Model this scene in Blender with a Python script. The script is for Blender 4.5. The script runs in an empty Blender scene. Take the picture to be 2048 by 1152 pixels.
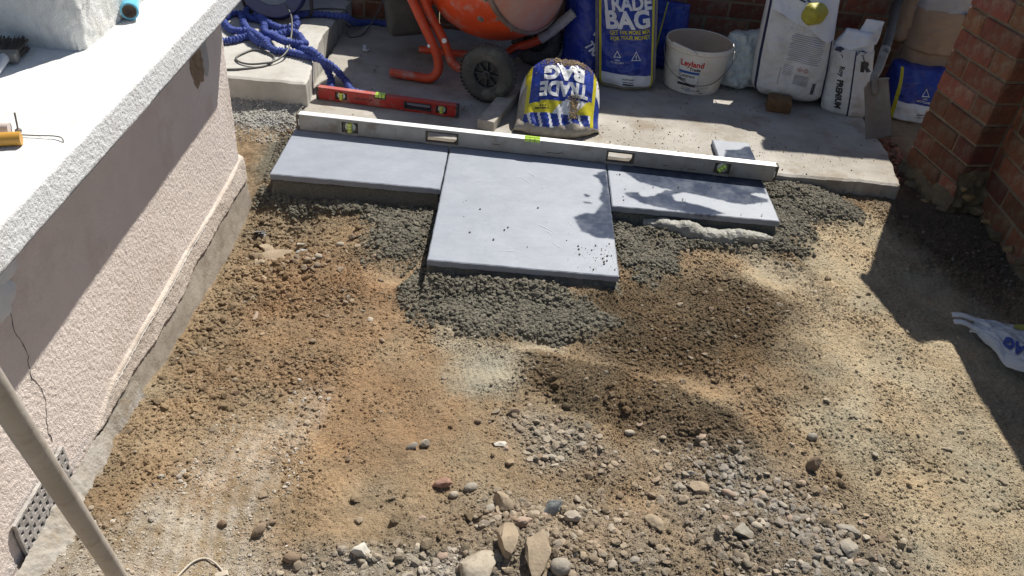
import bpy, bmesh, math, random
import numpy as np
from mathutils import Vector, Matrix

random.seed(7)
RNG = np.random.default_rng(11)
scene = bpy.context.scene
COL = scene.collection
rad = math.radians

# ------------------------------------------------------------------ camera
cam_d = bpy.data.cameras.new('camera')
cam = bpy.data.objects.new('camera', cam_d)
COL.objects.link(cam)
cam_d.sensor_width = 36.0
cam_d.lens = 28.80
cam_d.clip_start = 0.05
cam_d.clip_end = 500
CR = Vector((0.9961, 0.0349, 0.0812)); CF = Vector((0.0204, 0.8005, -0.5990)).normalized()
CR = (CR - CF * CR.dot(CF)).normalized(); CU = CR.cross(CF)
cm = Matrix((CR, CU, -CF)).transposed().to_4x4()
cm.translation = Vector((0.824, -2.678, 1.474))
cam.matrix_world = cm
scene.camera = cam
scene.render.resolution_x = 1024
scene.render.resolution_y = 576

# ------------------------------------------------------------------ sky, sun, exposure
SUN = Vector((0.36, 0.72, 1.0)).normalized()
world = bpy.data.worlds.new('World'); scene.world = world
world.use_nodes = True
wn = world.node_tree.nodes; wl = world.node_tree.links
wn.clear()
sky = wn.new('ShaderNodeTexSky'); sky.sky_type = 'NISHITA'; sky.sun_disc = False
sky.sun_elevation = math.asin(SUN.z); sky.sun_rotation = math.atan2(SUN.x, SUN.y)
bg = wn.new('ShaderNodeBackground'); bg.inputs[1].default_value = 0.06
wo = wn.new('ShaderNodeOutputWorld')
wl.new(sky.outputs[0], bg.inputs[0]); wl.new(bg.outputs[0], wo.inputs[0])
sun_d = bpy.data.lights.new('sun', 'SUN'); sun_d.energy = 5.0; sun_d.angle = rad(0.53)
sun_d.color = (1.0, 0.945, 0.85)
sun = bpy.data.objects.new('sun', sun_d); COL.objects.link(sun)
sun.rotation_euler = (-SUN).to_track_quat('-Z', 'Y').to_euler()
sun.location = (2, 4, 6)
vs = scene.view_settings
vs.view_transform = 'Standard'; vs.look = 'None'; vs.gamma = 1; vs.use_curve_mapping = False
vs.exposure = 0.42
scene.render.engine = 'CYCLES'

# ------------------------------------------------------------------ noise
def _hash(ix, iy, iz, seed):
    n = (ix * 374761393 + iy * 668265263 + iz * 2147483647 + seed * 144269504) & 0xffffffff
    n = ((n ^ (n >> 13)) * 1274126177) & 0xffffffff
    n = ((n ^ (n >> 16)) * 1103515245) & 0xffffffff
    return ((n ^ (n >> 15)) & 0xffff) / 65535.0
def vn(x, y, seed=0):
    x = np.asarray(x, float); y = np.asarray(y, float)
    ix = np.floor(x).astype(np.int64); iy = np.floor(y).astype(np.int64)
    fx = x - ix; fy = y - iy
    fx = fx * fx * (3 - 2 * fx); fy = fy * fy * (3 - 2 * fy)
    z = np.zeros_like(ix)
    a = _hash(ix, iy, z, seed); b = _hash(ix + 1, iy, z, seed)
    c = _hash(ix, iy + 1, z, seed); d = _hash(ix + 1, iy + 1, z, seed)
    return ((a * (1 - fx) + b * fx) * (1 - fy) + (c * (1 - fx) + d * fx) * fy) * 2 - 1
def fbm(x, y, scale, octv=3, seed=0, gain=.5):
    r = 0; a = 1; t = 0; k = 1 / scale
    for i in range(octv):
        c, s = math.cos(i * 1.1 + .4), math.sin(i * 1.1 + .4)
        r = r + a * vn((c * np.asarray(x) - s * np.asarray(y)) * k + 17.3 * i, (s * np.asarray(x) + c * np.asarray(y)) * k - 9.1 * i, seed + i)
        t += a; a *= gain; k *= 2.03
    return r / t
def lumps(x, y, cell, seed, fill=.85):
    """rounded crumbs of uneven size, 0..1"""
    x = np.asarray(x, float) / cell; y = np.asarray(y, float) / cell
    ix = np.floor(x).astype(np.int64); iy = np.floor(y).astype(np.int64); r = np.zeros_like(x); zz = np.zeros_like(ix)
    for a in (-1, 0, 1):
        for b in (-1, 0, 1):
            jx = ix + a; jy = iy + b
            px = jx + .15 + .7 * _hash(jx, jy, zz, seed); py = jy + .15 + .7 * _hash(jx, jy, zz, seed + 1)
            rr = fill * (.30 + .55 * _hash(jx, jy, zz, seed + 2)) 
            h = np.sqrt(np.clip(1 - ((x - px) ** 2 + (y - py) ** 2) / rr ** 2, 0, 1)) * rr / .85
            r = np.maximum(r, h)
    return r
def sst(a, b, x):
    t = np.clip((np.asarray(x, float) - a) / (b - a), 0, 1); return t * t * (3 - 2 * t)

# ------------------------------------------------------------------ materials
def nodes(name):
    m = bpy.data.materials.new(name); m.use_nodes = True
    nt = m.node_tree; return m, nt.nodes, nt.links, nt.nodes['Principled BSDF']
def lin(h):
    return tuple(h) + (1,)
MATS = {}
def M(name, c1, c2=None, scale=8, rough=.7, bump=0, bscale=80, dist=.002, metal=0, spec=.5, c3=None, s3=40, a3=.5,
      trans=0, alpha=1, coat=0, detail=6, objrand=0, lo=.35, hi=.65):
    if name in MATS: return MATS[name]
    m, n, l, b = nodes(name)
    tc = n.new('ShaderNodeTexCoord')
    src = tc.outputs['Object']
    if c2 is None: c2 = tuple(v * .82 for v in c1)
    nz = n.new('ShaderNodeTexNoise'); nz.inputs['Scale'].default_value = scale; nz.inputs['Detail'].default_value = detail
    nz.inputs['Roughness'].default_value = .62
    l.new(src, nz.inputs['Vector'])
    rp = n.new('ShaderNodeValToRGB'); rp.color_ramp.elements[0].position = lo; rp.color_ramp.elements[1].position = hi
    rp.color_ramp.elements[0].color = lin(c1); rp.color_ramp.elements[1].color = lin(c2)
    l.new(nz.outputs['Fac'], rp.inputs[0])
    col = rp.outputs[0]
    if c3 is not None:
        n3 = n.new('ShaderNodeTexNoise'); n3.inputs['Scale'].default_value = s3; n3.inputs['Detail'].default_value = 5
        n3.inputs['Roughness'].default_value = .7
        l.new(src, n3.inputs['Vector'])
        r3 = n.new('ShaderNodeValToRGB'); r3.color_ramp.elements[0].position = .52; r3.color_ramp.elements[1].position = .68
        l.new(n3.outputs['Fac'], r3.inputs[0])
        mu = n.new('ShaderNodeMath'); mu.operation = 'MULTIPLY'; mu.inputs[1].default_value = a3
        l.new(r3.outputs[0], mu.inputs[0])
        mx = n.new('ShaderNodeMixRGB'); mx.inputs[2].default_value = lin(c3)
        l.new(mu.outputs[0], mx.inputs[0]); l.new(col, mx.inputs[1]); col = mx.outputs[0]
    if objrand:
        oi = n.new('ShaderNodeObjectInfo')
        hs = n.new('ShaderNodeHueSaturation')
        mr = n.new('ShaderNodeMapRange'); mr.inputs[3].default_value = 1 - objrand; mr.inputs[4].default_value = 1 + objrand
        l.new(oi.outputs['Random'], mr.inputs[0]); l.new(mr.outputs[0], hs.inputs['Value'])
        mh = n.new('ShaderNodeMath'); mh.operation = 'MULTIPLY'; mh.inputs[1].default_value = 7.31
        mf = n.new('ShaderNodeMath'); mf.operation = 'FRACT'
        l.new(oi.outputs['Random'], mh.inputs[0]); l.new(mh.outputs[0], mf.inputs[0])
        mq = n.new('ShaderNodeMapRange'); mq.inputs[3].default_value = .488; mq.inputs[4].default_value = .515
        l.new(mf.outputs[0], mq.inputs[0]); l.new(mq.outputs[0], hs.inputs['Hue'])
        l.new(col, hs.inputs['Color']); col = hs.outputs[0]
    l.new(col, b.inputs['Base Color'])
    b.inputs['Roughness'].default_value = rough; b.inputs['Metallic'].default_value = metal
    b.inputs['Specular IOR Level'].default_value = spec
    if trans: b.inputs['Transmission Weight'].default_value = trans
    if alpha < 1: b.inputs['Alpha'].default_value = alpha
    if coat: b.inputs['Coat Weight'].default_value = coat; b.inputs['Coat Roughness'].default_value = .15
    if bump:
        nb = n.new('ShaderNodeTexNoise'); nb.inputs['Scale'].default_value = bscale; nb.inputs['Detail'].default_value = 4
        l.new(src, nb.inputs['Vector'])
        bp = n.new('ShaderNodeBump'); bp.inputs['Strength'].default_value = bump; bp.inputs['Distance'].default_value = dist
        l.new(nb.outputs['Fac'], bp.inputs['Height']); l.new(bp.outputs[0], b.inputs['Normal'])
    MATS[name] = m
    return m

def attr_mat(name, rough=.95, bump=.6, bscale=260, dist=.003, var=.35, vscale=90, spec=.2):
    m, n, l, b = nodes(name)
    at = n.new('ShaderNodeAttribute'); at.attribute_name = 'col'
    tc = n.new('ShaderNodeTexCoord')
    nz = n.new('ShaderNodeTexNoise'); nz.inputs['Scale'].default_value = vscale; nz.inputs['Detail'].default_value = 7
    nz.inputs['Roughness'].default_value = .75
    l.new(tc.outputs['Object'], nz.inputs['Vector'])
    mr = n.new('ShaderNodeMapRange'); mr.inputs[1].default_value = .3; mr.inputs[2].default_value = .7
    mr.inputs[3].default_value = 1 - var; mr.inputs[4].default_value = 1 + var
    l.new(nz.outputs['Fac'], mr.inputs[0])
    hs = n.new('ShaderNodeHueSaturation'); l.new(mr.outputs[0], hs.inputs['Value']); l.new(at.outputs['Color'], hs.inputs['Color'])
    l.new(hs.outputs[0], b.inputs['Base Color'])
    b.inputs['Roughness'].default_value = rough; b.inputs['Specular IOR Level'].default_value = spec
    nb = n.new('ShaderNodeTexNoise'); nb.inputs['Scale'].default_value = bscale; nb.inputs['Detail'].default_value = 5
    nb.inputs['Roughness'].default_value = .7
    l.new(tc.outputs['Object'], nb.inputs['Vector'])
    bp = n.new('ShaderNodeBump'); bp.inputs['Strength'].default_value = bump; bp.inputs['Distance'].default_value = dist
    l.new(nb.outputs['Fac'], bp.inputs['Height']); l.new(bp.outputs[0], b.inputs['Normal'])
    return m

# ------------------------------------------------------------------ object helpers
def tag(o, label=None, cat=None, group=None, kind=None):
    if label: o['label'] = label
    if cat: o['category'] = cat
    if group: o['group'] = group
    if kind: o['kind'] = kind
    return o
def empty(name, loc, label=None, cat=None, group=None):
    o = bpy.data.objects.new(name, None); COL.objects.link(o); o.location = loc
    o.empty_display_size = .05
    return tag(o, label, cat, group)
def origin(o):
    v = Vector((0, 0, 0))
    while o is not None: v = v + Vector(o.location); o = o.parent
    return np.array(v)
def raw_mesh(name, V, F, mats, midx=None, smooth=False):
    me = bpy.data.meshes.new(name)
    V = np.asarray(V, np.float32)
    if isinstance(F, np.ndarray):
        k = F.shape[1]; nf = len(F)
        me.vertices.add(len(V)); me.vertices.foreach_set('co', V.ravel())
        me.loops.add(nf * k); me.loops.foreach_set('vertex_index', F.astype(np.int32).ravel())
        me.polygons.add(nf)
        me.polygons.foreach_set('loop_start', np.arange(0, nf * k, k, dtype=np.int32))
        me.polygons.foreach_set('loop_total', np.full(nf, k, np.int32))
        me.update(calc_edges=True)
    else:
        me.from_pydata([tuple(map(float, v)) for v in V], [], F)
    if not isinstance(mats, (list, tuple)): mats = [mats]
    for m in mats: me.materials.append(m)
    if midx is not None: me.polygons.foreach_set('material_index', np.asarray(midx, np.int32))
    me.polygons.foreach_set('use_smooth', np.full(len(me.polygons), bool(smooth)))
    me.validate()
    return me
def put(name, V, F, mats, parent=None, midx=None, smooth=False, loc=None):
    V = np.asarray(V, float)
    if parent is not None: V = V - origin(parent)
    elif loc is not None: V = V - np.asarray(loc, float)
    o = bpy.data.objects.new(name, raw_mesh(name, V, F, mats, midx, smooth)); COL.objects.link(o)
    if parent is not None: o.parent = parent
    elif loc is not None: o.location = loc
    return o
def set_col(o, cols):
    a = o.data.attributes.new('col', 'FLOAT_COLOR', 'POINT')
    c = np.ones((len(cols), 4), np.float32); c[:, :3] = cols
    a.data.foreach_set('color', c.ravel())

class MB:
    def __init__(s): s.V = []; s.F = []; s.I = []
    def add(s, V, F, mi=0):
        o = len(s.V); s.V += [tuple(v) for v in V]; s.F += [tuple(i + o for i in f) for f in F]; s.I += [mi] * len(F); return s
    def box(s, c, size, R=None, bev=0.0, mi=0, seg=1, jit=0.0):
        bm = bmesh.new(); bmesh.ops.create_cube(bm, size=1)
        for v in bm.verts: v.co = Vector((v.co.x * size[0], v.co.y * size[1], v.co.z * size[2]))
        if bev: bmesh.ops.bevel(bm, geom=list(bm.edges), offset=bev, segments=seg, profile=.5, affect='EDGES')
        if jit:
            for v in bm.verts: v.co += Vector((random.uniform(-jit, jit), random.uniform(-jit, jit), random.uniform(-jit, jit)))
        R = R if R is not None else Matrix.Identity(3)
        bm.verts.index_update()
        s.add([R @ v.co + Vector(c) for v in bm.verts], [[v.index for v in f.verts] for f in bm.faces], mi); bm.free(); return s
    def tube(s, path, r, n=10, mi=0, caps=True, rf=None, closed=False):
        P = np.asarray(path, float); N = len(P)
        T = np.gradient(P, axis=0); T /= np.linalg.norm(T, axis=1)[:, None] + 1e-9
        up = np.array([0, 0, 1.]) if abs(T[0][2]) < .9 else np.array([1., 0, 0])
        a = np.cross(T[0], up); a /= np.linalg.norm(a)
        V = []
        for i in range(N):
            a = a - T[i] * (a @ T[i]); a /= np.linalg.norm(a); b = np.cross(T[i], a)
            rr = r if rf is None else rf[i]
            for k in range(n):
                t = 2 * math.pi * k / n
                V.append(P[i] + rr * (math.cos(t) * a + math.sin(t) * b))
        F = [(i * n + k, i * n + (k + 1) % n, (i + 1) * n + (k + 1) % n, (i + 1) * n + k) for i in range(N - 1) for k in range(n)]
        if caps: F += [tuple(range(n))[::-1], tuple((N - 1) * n + k for k in range(n))]
        return s.add(V, F, mi)
    def lathe(s, prof, o, ax, n=32, mi=0, a0=0, a1=2 * math.pi):
        ax = np.asarray(ax, float); ax /= np.linalg.norm(ax)
        u = np.cross(ax, [0, 0, 1.] if abs(ax[2]) < .9 else [1., 0, 0]); u /= np.linalg.norm(u); w = np.cross(ax, u)
        V = []; full = abs(a1 - a0 - 2 * math.pi) < 1e-6; m = n if full else n + 1
        for (r, h) in prof:
            for k in range(m):
                t = a0 + (a1 - a0) * k / n
                V.append(np.asarray(o) + ax * h + r * (math.cos(t) * u + math.sin(t) * w))
        F = []
        for i in range(len(prof) - 1):
            for k in range(n):
                k2 = (k + 1) % m
                F.append((i * m + k, i * m + k2, (i + 1) * m + k2, (i + 1) * m + k))
        return s.add(V, F, mi)
    def build(s, name, mats, parent=None, smooth=False, loc=None):
        o = put(name, s.V, s.F, mats, parent, s.I, smooth, loc)
        if smooth == 'auto':
            for p in o.data.polygons: p.use_smooth = True
            o.data.set_sharp_from_angle(angle=rad(38))
        return o
def smooth_path(P, step):
    P = [np.asarray(p, float) for p in P]
    P = [2 * P[0] - P[1]] + P + [2 * P[-1] - P[-2]]
    out = []
    for i in range(1, len(P) - 2):
        a, b, c, d = P[i - 1], P[i], P[i + 1], P[i + 2]
        k = max(2, int(np.linalg.norm(c - b) / step))
        for t in np.arange(k) / k:
            out.append(.5 * ((2 * b) + (c - a) * t + (2 * a - 5 * b + 4 * c - d) * t * t + (3 * b - a - 3 * c + d) * t ** 3))
    out.append(P[-2]); return np.array(out)
def rotz(a): return Matrix.Rotation(a, 3, 'Z')
def frame(x, y, z): return Matrix((Vector(x).normalized(), Vector(y).normalized(), Vector(z).normalized())).transposed()
def grid_faces(nx, ny):
    i = np.arange(nx - 1)[None, :] + np.arange(ny - 1)[:, None] * nx
    i = i.ravel(); return np.stack([i, i + 1, i + nx + 1, i + nx], 1)

# stones: lumps clipped by random planes
def ico(sub):
    bm = bmesh.new(); bmesh.ops.create_icosphere(bm, subdivisions=sub, radius=1)
    bm.verts.index_update()
    V = np.array([v.co[:] for v in bm.verts]); F = np.array([[v.index for v in f.verts] for f in bm.faces]); bm.free(); return V, F
I1 = ico(1); I2 = ico(2); I3 = ico(3)
def stone_verts(rng, base, cuts=9, depth=(.62, .9), noise=.05, squash=(1, .8, .6)):
    V = base.copy()
    for _ in range(cuts):
        nn = rng.normal(size=3); nn /= np.linalg.norm(nn); d = rng.uniform(*depth)
        t = V @ nn - d; V = V - np.where(t > 0, t, 0)[:, None] * nn
    if noise:
        f = rng.normal(size=(3, 3)) * 3; ph = rng.uniform(0, 6, 3)
        V = V * (1 + noise * np.sin(V @ f + ph).sum(1))[:, None]
    return V * np.asarray(squash)
def rand_rot(n, rng):
    q = rng.normal(size=(n, 4)); q /= np.linalg.norm(q, axis=1)[:, None]
    w, x, y, z = q.T
    return np.stack([np.stack([1 - 2 * (y * y + z * z), 2 * (x * y - z * w), 2 * (x * z + y * w)], 1),
                     np.stack([2 * (x * y + z * w), 1 - 2 * (x * x + z * z), 2 * (y * z - x * w)], 1),
                     np.stack([2 * (x * z - y * w), 2 * (y * z + x * w), 1 - 2 * (x * x + y * y)], 1)], 1)
def scatter_mesh(name, P, S, C, base, faces, mat, rng, nvar=8, cuts=4, flat=.75, noise=.05, smooth=False):
    """many small lumps joined in one stuff mesh"""
    n = len(P); R = rand_rot(n, rng)
    var = [stone_verts(rng, base, cuts, (.55, .95), noise, (1, .85, .75)) for _ in range(nvar)]
    vi = rng.integers(0, nvar, n)
    B = np.stack(var)[vi]
    V = np.einsum('nij,nkj->nki', R, B) * S[:, None, None]
    V[:, :, 2] *= flat
    V = V + P[:, None, :]
    k = base.shape[0]
    F = (faces[None] + (np.arange(n) * k)[:, None, None]).reshape(-1, faces.shape[1])
    o = put(name, V.reshape(-1, 3), F, mat, smooth=smooth)
    cc = np.repeat(C, k, 0) * rng.uniform(.93, 1.07, (n * k, 1))
    set_col(o, cc)
    return o

def inst_mat(name, rough=.95, spec=.2, bump=.5, bscale=4, var=.25):
    m = attr_mat(name, rough, bump, bscale, .2, var, 3, spec)
    for n in m.node_tree.nodes:
        if n.type == 'ATTRIBUTE': n.attribute_type = 'INSTANCER'
    return m
def instancer(name, P, S, C, variants, faces, mat, rng, smooth=False, flat=(.6, .95), upright=False):
    """tens of thousands of crumbs: points that carry instances of a few lump meshes"""
    sc_ = bpy.data.collections.new(name + '_lumps')
    for i, V in enumerate(variants):
        o = bpy.data.objects.new('lump_%02d' % i, raw_mesh('lump', V, faces, [mat], None, smooth)); sc_.objects.link(o)
    n = len(P); me = bpy.data.meshes.new(name); me.vertices.add(n); me.vertices.foreach_set('co', P.astype(np.float32).ravel())
    a = me.attributes.new('sc', 'FLOAT_VECTOR', 'POINT'); S3 = np.stack([S * rng.uniform(.8, 1.2, n), S * rng.uniform(.75, 1.1, n), S * rng.uniform(flat[0], flat[1], n)], 1)
    a.data.foreach_set('vector', S3.astype(np.float32).ravel())
    a = me.attributes.new('rot', 'FLOAT_VECTOR', 'POINT'); R3 = rng.uniform(-1, 1, (n, 3)) * np.array([.5, .5, math.pi]); a.data.foreach_set('vector', R3.astype(np.float32).ravel())
    a = me.attributes.new('col', 'FLOAT_COLOR', 'POINT'); c4 = np.ones((n, 4), np.float32); c4[:, :3] = C; a.data.foreach_set('color', c4.ravel())
    a = me.attributes.new('vi', 'INT', 'POINT'); a.data.foreach_set('value', rng.integers(0, len(variants), n).astype(np.int32))
    ob = bpy.data.objects.new(name, me); COL.objects.link(ob)
    ng = bpy.data.node_groups.new(name, 'GeometryNodeTree')
    ng.interface.new_socket('Geometry', in_out='INPUT', socket_type='NodeSocketGeometry'); ng.interface.new_socket('Geometry', in_out='OUTPUT', socket_type='NodeSocketGeometry')
    gi = ng.nodes.new('NodeGroupInput'); g_o = ng.nodes.new('NodeGroupOutput')
    ip = ng.nodes.new('GeometryNodeInstanceOnPoints'); ci = ng.nodes.new('GeometryNodeCollectionInfo')
    ci.inputs['Collection'].default_value = sc_; ci.inputs['Separate Children'].default_value = True; ci.inputs['Reset Children'].default_value = True
    ip.inputs['Pick Instance'].default_value = True
    def na(nm, dt):
        q = ng.nodes.new('GeometryNodeInputNamedAttribute'); q.data_type = dt; q.inputs['Name'].default_value = nm; return q.outputs['Attribute']
    L = ng.links
    L.new(gi.outputs[0], ip.inputs['Points']); L.new(ci.outputs[0], ip.inputs['Instance'])
    L.new(na('vi', 'INT'), ip.inputs['Instance Index']); L.new(na('rot', 'FLOAT_VECTOR'), ip.inputs['Rotation']); L.new(na('sc', 'FLOAT_VECTOR'), ip.inputs['Scale'])
    L.new(ip.outputs[0], g_o.inputs[0])
    md = ob.modifiers.new('scatter', 'NODES'); md.node_group = ng
    return ob

# ------------------------------------------------------------------ terrain functions
WARP = .075; _WC = {}
def blob(x, y, cx, cy, rx, ry, rot=0, hard=1.0, seed=5):
    if _WC.get('x') is not x or _WC.get('y') is not y:
        _WC['x'] = x; _WC['y'] = y
        _WC['wx'] = x + WARP * fbm(x, y, .18, 5, 5, .6); _WC['wy'] = y + WARP * fbm(x, y, .18, 5, 55, .6)
    c, s = math.cos(rot), math.sin(rot)
    dx, dy = _WC['wx'] - cx, _WC['wy'] - cy
    d = np.sqrt(((c * dx + s * dy) / rx) ** 2 + ((-s * dx + c * dy) / ry) ** 2)
    return 1 - sst(1 - .5 * hard * .9, 1 + .5 * hard * .9, d)
def sblob(x, y, cx, cy, rx, ry, rot=0):
    c, s = math.cos(rot), math.sin(rot); dx, dy = x - cx, y - cy
    d2 = ((c * dx + s * dy) / rx) ** 2 + ((-s * dx + c * dy) / ry) ** 2
    return np.exp(-d2)
def mx(*a):
    r = a[0]
    for b in a[1:]: r = np.maximum(r, b)
    return r
SLABS = [(0, .600, -.163, .205), (.606, 1.206, -.6, .205), (1.211, 1.811, -.175, .205)]
def slab_dist(x, y):
    d = None
    for (x0, x1, y0, y1) in SLABS:
        dx = np.maximum(np.maximum(x0 - x, x - x1), 0); dy = np.maximum(np.maximum(y0 - y, y - y1), 0)
        ins = np.minimum(np.minimum(x - x0, x1 - x), np.minimum(y - y0, y1 - y))
        e = np.where(ins > 0, -ins, np.hypot(dx, dy))
        d = e if d is None else np.minimum(d, e)
    return d
FEET = [(.44, -1.30, .10, .045, -.9), (1.40, -.985, .13, .045, -.55), (.60, -.63, .05, .12, .3), (.83, -.985, .10, .06, .3),
        (.965, -.865, .08, .035, .2), (1.74, -.43, .14, .07, -.9), (.52, -1.40, .12, .07, -.6), (.50, -.60, .08, .06, 0), (.58, -1.52, .10, .05, .3)]
def z_mortar(x, y):
    return mx(blob(x, y, .84, -.72, .28, .13, 0, .7), blob(x, y, .64, -.66, .12, .13, 0, .7), blob(x, y, .50, -.28, .13, .22, 0, .8),
              blob(x, y, .25, -.19, .28, .05, 0, .9), blob(x, y, 1.33, -.30, .10, .20, 0, .8), blob(x, y, 1.55, -.22, .34, .06, 0, .8),
              blob(x, y, 1.99, .12, .20, .11, -.3, .7), blob(x, y, 1.90, -.06, .09, .14, 0, .8), blob(x, y, -.03, .08, .07, .14, 0, .8),
              .8 * blob(x, y, 1.05, -.78, .16, .06, .2, .7))
def z_dark(x, y):
    return mx(blob(x, y, 1.42, -.70, .36, .25, .25, .7), blob(x, y, 1.16, -1.05, .27, .11, -.35, .45), blob(x, y, 1.38, -1.12, .15, .06, -.4, .45),
              .45 * blob(x, y, 1.75, -.9, .12, .10, 0, .9))
def z_pale(x, y):
    return mx(blob(x, y, 2.2, -1.1, .52, .7, .15, .45), blob(x, y, 2.12, -.3, .26, .42, 0, .45), blob(x, y, 2.3, -1.6, .7, .5, 0, .45),
              .8 * blob(x, y, 1.75, -.44, .16, .10, -.8, .45))
def z_white(x, y):
    return mx(blob(x, y, .25, -1.52, .13, .24, -.12), .55 * blob(x, y, .33, -1.26, .07, .12, -.1), blob(x, y, .25, -1.78, .5, .14, 0),
              .9 * blob(x, y, .66, -1.66, .16, .05, 0))
def z_gravel(x, y):
    return mx(blob(x, y, 1.48, -1.42, .20, .27, .75), blob(x, y, 1.62, -1.6, .25, .20, .6), .9 * blob(x, y, 1.02, -1.25, .17, .08, -.3),
              .9 * blob(x, y, 1.0, -1.56, .28, .16, 0), .7 * blob(x, y, .65, -1.66, .28, .08, 0))
def z_red(x, y):
    return mx(blob(x, y, .33, -.72, .26, .22, 0), .8 * blob(x, y, .28, -1.0, .22, .16, 0), .7 * blob(x, y, .55, -1.15, .22, .2, 0))
def z_footgrey(x, y):
    return mx(blob(x, y, .62, -.66, .05, .14, .35), blob(x, y, .83, -.98, .11, .10, .3), blob(x, y, .72, -.86, .09, .10, .6),
              .8 * blob(x, y, 1.78, -.38, .20, .07, -.85), .6 * blob(x, y, .965, -.865, .09, .04, .2))
def z_stepgravel(x, y):
    return sst(.0, -.03, x) * sst(.20, .29, y + .07 * fbm(x, y, .1, 2, 3))
def smoothness(x, y):
    s = 0 * x
    for (a, b, c, d, e) in FEET: s = np.maximum(s, sblob(x, y, a, b, c, d, e))
    return mx(s, .58 * z_pale(x, y) * (.55 + .45 * sst(-.3, .3, fbm(x, y, .16, 3, 161))), .62 * blob(x, y, .66, -1.22, .34, .30, 0, 1), .7 * z_white(x, y), .5 * blob(x, y, .45, -.85, .16, .12, .3))
def height(x, y):
    x = np.asarray(x, float); y = np.asarray(y, float)
    z = -.088 + .011 * fbm(x, y, .55, 3, 21) + .010 * fbm(x, y, .16, 3, 31)
    zl = np.interp(y, [-2.2, -1.7, -1.4, -1.1, -.75, -.25, .1], [.01, -.01, -.035, -.092, -.124, -.136, -.125]) + .007 * fbm(x, y, .12, 3, 41)
    wl_ = sst(.50, .02, x)
    z = z * (1 - wl_) + zl * wl_
    z = z + .036 * sblob(x, y, 1.20, -1.04, .28, .10, -.33) + .018 * sblob(x, y, 1.45, -.70, .36, .24, .2)
    z = z + .045 * sblob(x, y, .98, -1.6, .24, .13, 0) + .018 * sblob(x, y, 1.5, -1.45, .3, .25, .6)
    z = z - .028 * sblob(x, y, .08, -.40, .10, .09, 0) + .02 * sblob(x, y, .20, -.52, .16, .06, .2)
    z = z + .02 * sblob(x, y, 2.0, .13, .18, .09, -.3)
    for (a, b, c, d, e) in FEET: z = z - .011 * sblob(x, y, a, b, c, d, e) + .006 * sblob(x, y, a, b, c * 1.5, d * 1.6, e)
    # bedding mortar round the slabs
    d = slab_dist(x, y)
    tgt = np.where(x < .603, -.088, np.where(x < 1.208, -.050, -.072)) + .012 * fbm(x, y, .07, 2, 61)
    w = np.exp(-(np.maximum(d, 0) / .075) ** 2)
    z = z * (1 - w) + tgt * w
    z = np.where(d < -.012, -.030, np.where(d < .006, z + (-.030 - z) * sst(.006, -.012, d), z))
    # gravel by the step
    zs = np.interp(y, [.0, .15, .3, .42], [-.115, -.085, -.035, -.012]) + .006 * fbm(x, y, .1, 2, 71)
    ws = sst(.0, -.015, x) * sst(-.05, .15, y)
    z = z * (1 - ws) + zs * ws
    # corner by the brick pier
    z = z + .02 * sblob(x, y, 2.55, .12, .1, .15) 
    sm = smoothness(x, y)
    r = (1 - .78 * sm)
    mo = z_mortar(x, y)
    z = z + .014 * mo * sst(.0, .04, d) + .009 * (1 - sm) * (1 - np.abs(fbm(x, y, .22, 3, 151)) * 2.2)
    big = sst(-.1, .55, fbm(x, y, .16, 3, 83))
    z = z + r * (.0100 * fbm(x, y, .065, 3, 81) * (.5 + .7 * big) + .0080 * lumps(x, y, .026, 91) * (.05 + .95 * big) + .0058 * lumps(x, y, .0120, 95)) + .0020 * fbm(x, y, .013, 2, 97)
    # boot-tread ripples in the trodden patches
    for (a, b, c, dd, e) in FEET[:4]:
        m = sblob(x, y, a, b, c * 1.2, dd * 1.2, e)
        t = (x - a) * math.cos(e) + (y - b) * math.sin(e)
        z = z + .0016 * m * np.sin(t * 2 * math.pi / .016)
    return z
def lerp3(c, t, k): return c * (1 - t[:, None]) + np.asarray(k)[None] * t[:, None]
def soil_color(x, y):
    x = np.asarray(x, float); y = np.asarray(y, float)
    n1 = fbm(x, y, .30, 4, 101); n2 = fbm(x, y, .06, 3, 111)
    c = np.tile(np.array([.325, .238, .145]), (len(x), 1))
    c = lerp3(c, .75 * z_red(x, y), (.290, .183, .100))
    c = lerp3(c, .85 * z_pale(x, y), (.475, .392, .262))
    c = lerp3(c, .75 * sst(.1, .6, n1) * z_pale(x, y), (.40, .33, .22))
    c = lerp3(c, .9 * z_dark(x, y), (.155, .110, .063))
    c = lerp3(c, .8 * z_gravel(x, y), (.31, .26, .195))
    st_ = np.clip(.60 + .26 * np.sin((x + .10 * y + .03 * fbm(x, y, .25, 3, 3)) * 2 * math.pi / .034) + 1.2 * fbm(x, y, .07, 4, 121, .6), 0, 1)
    c = lerp3(c, .62 * z_white(x, y) * st_, (.56, .50, .42))
    c = lerp3(c, .8 * z_footgrey(x, y), (.36, .325, .245))
    c = lerp3(c, .93 * z_mortar(x, y), (.188, .172, .130))
    c = lerp3(c, .95 * z_stepgravel(x, y), (.40, .40, .375))
    sm = 0 * x
    for (a, b, cc, d, e) in FEET: sm = np.maximum(sm, sblob(x, y, a, b, cc, d, e))
    c = c * (1 + .22 * sm)[:, None]
    c = c * (1 + .24 * n1 + .20 * n2)[:, None] * (1 + .10 * fbm(x, y, .11, 3, 131)[:, None] * np.array([1, 0, -1.0]))
    ds = slab_dist(x, y)
    c = lerp3(c, (1 - sst(.0, .03, ds)), (.21, .205, .17))
    # darker brown corner below the brick pier
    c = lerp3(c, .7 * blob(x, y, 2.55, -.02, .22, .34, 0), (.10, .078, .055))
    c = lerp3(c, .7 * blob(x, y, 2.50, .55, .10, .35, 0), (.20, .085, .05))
    gm = c.mean(1, keepdims=True); c = gm + .94 * (c - gm)
    return np.clip(c, .02, .8)

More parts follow.
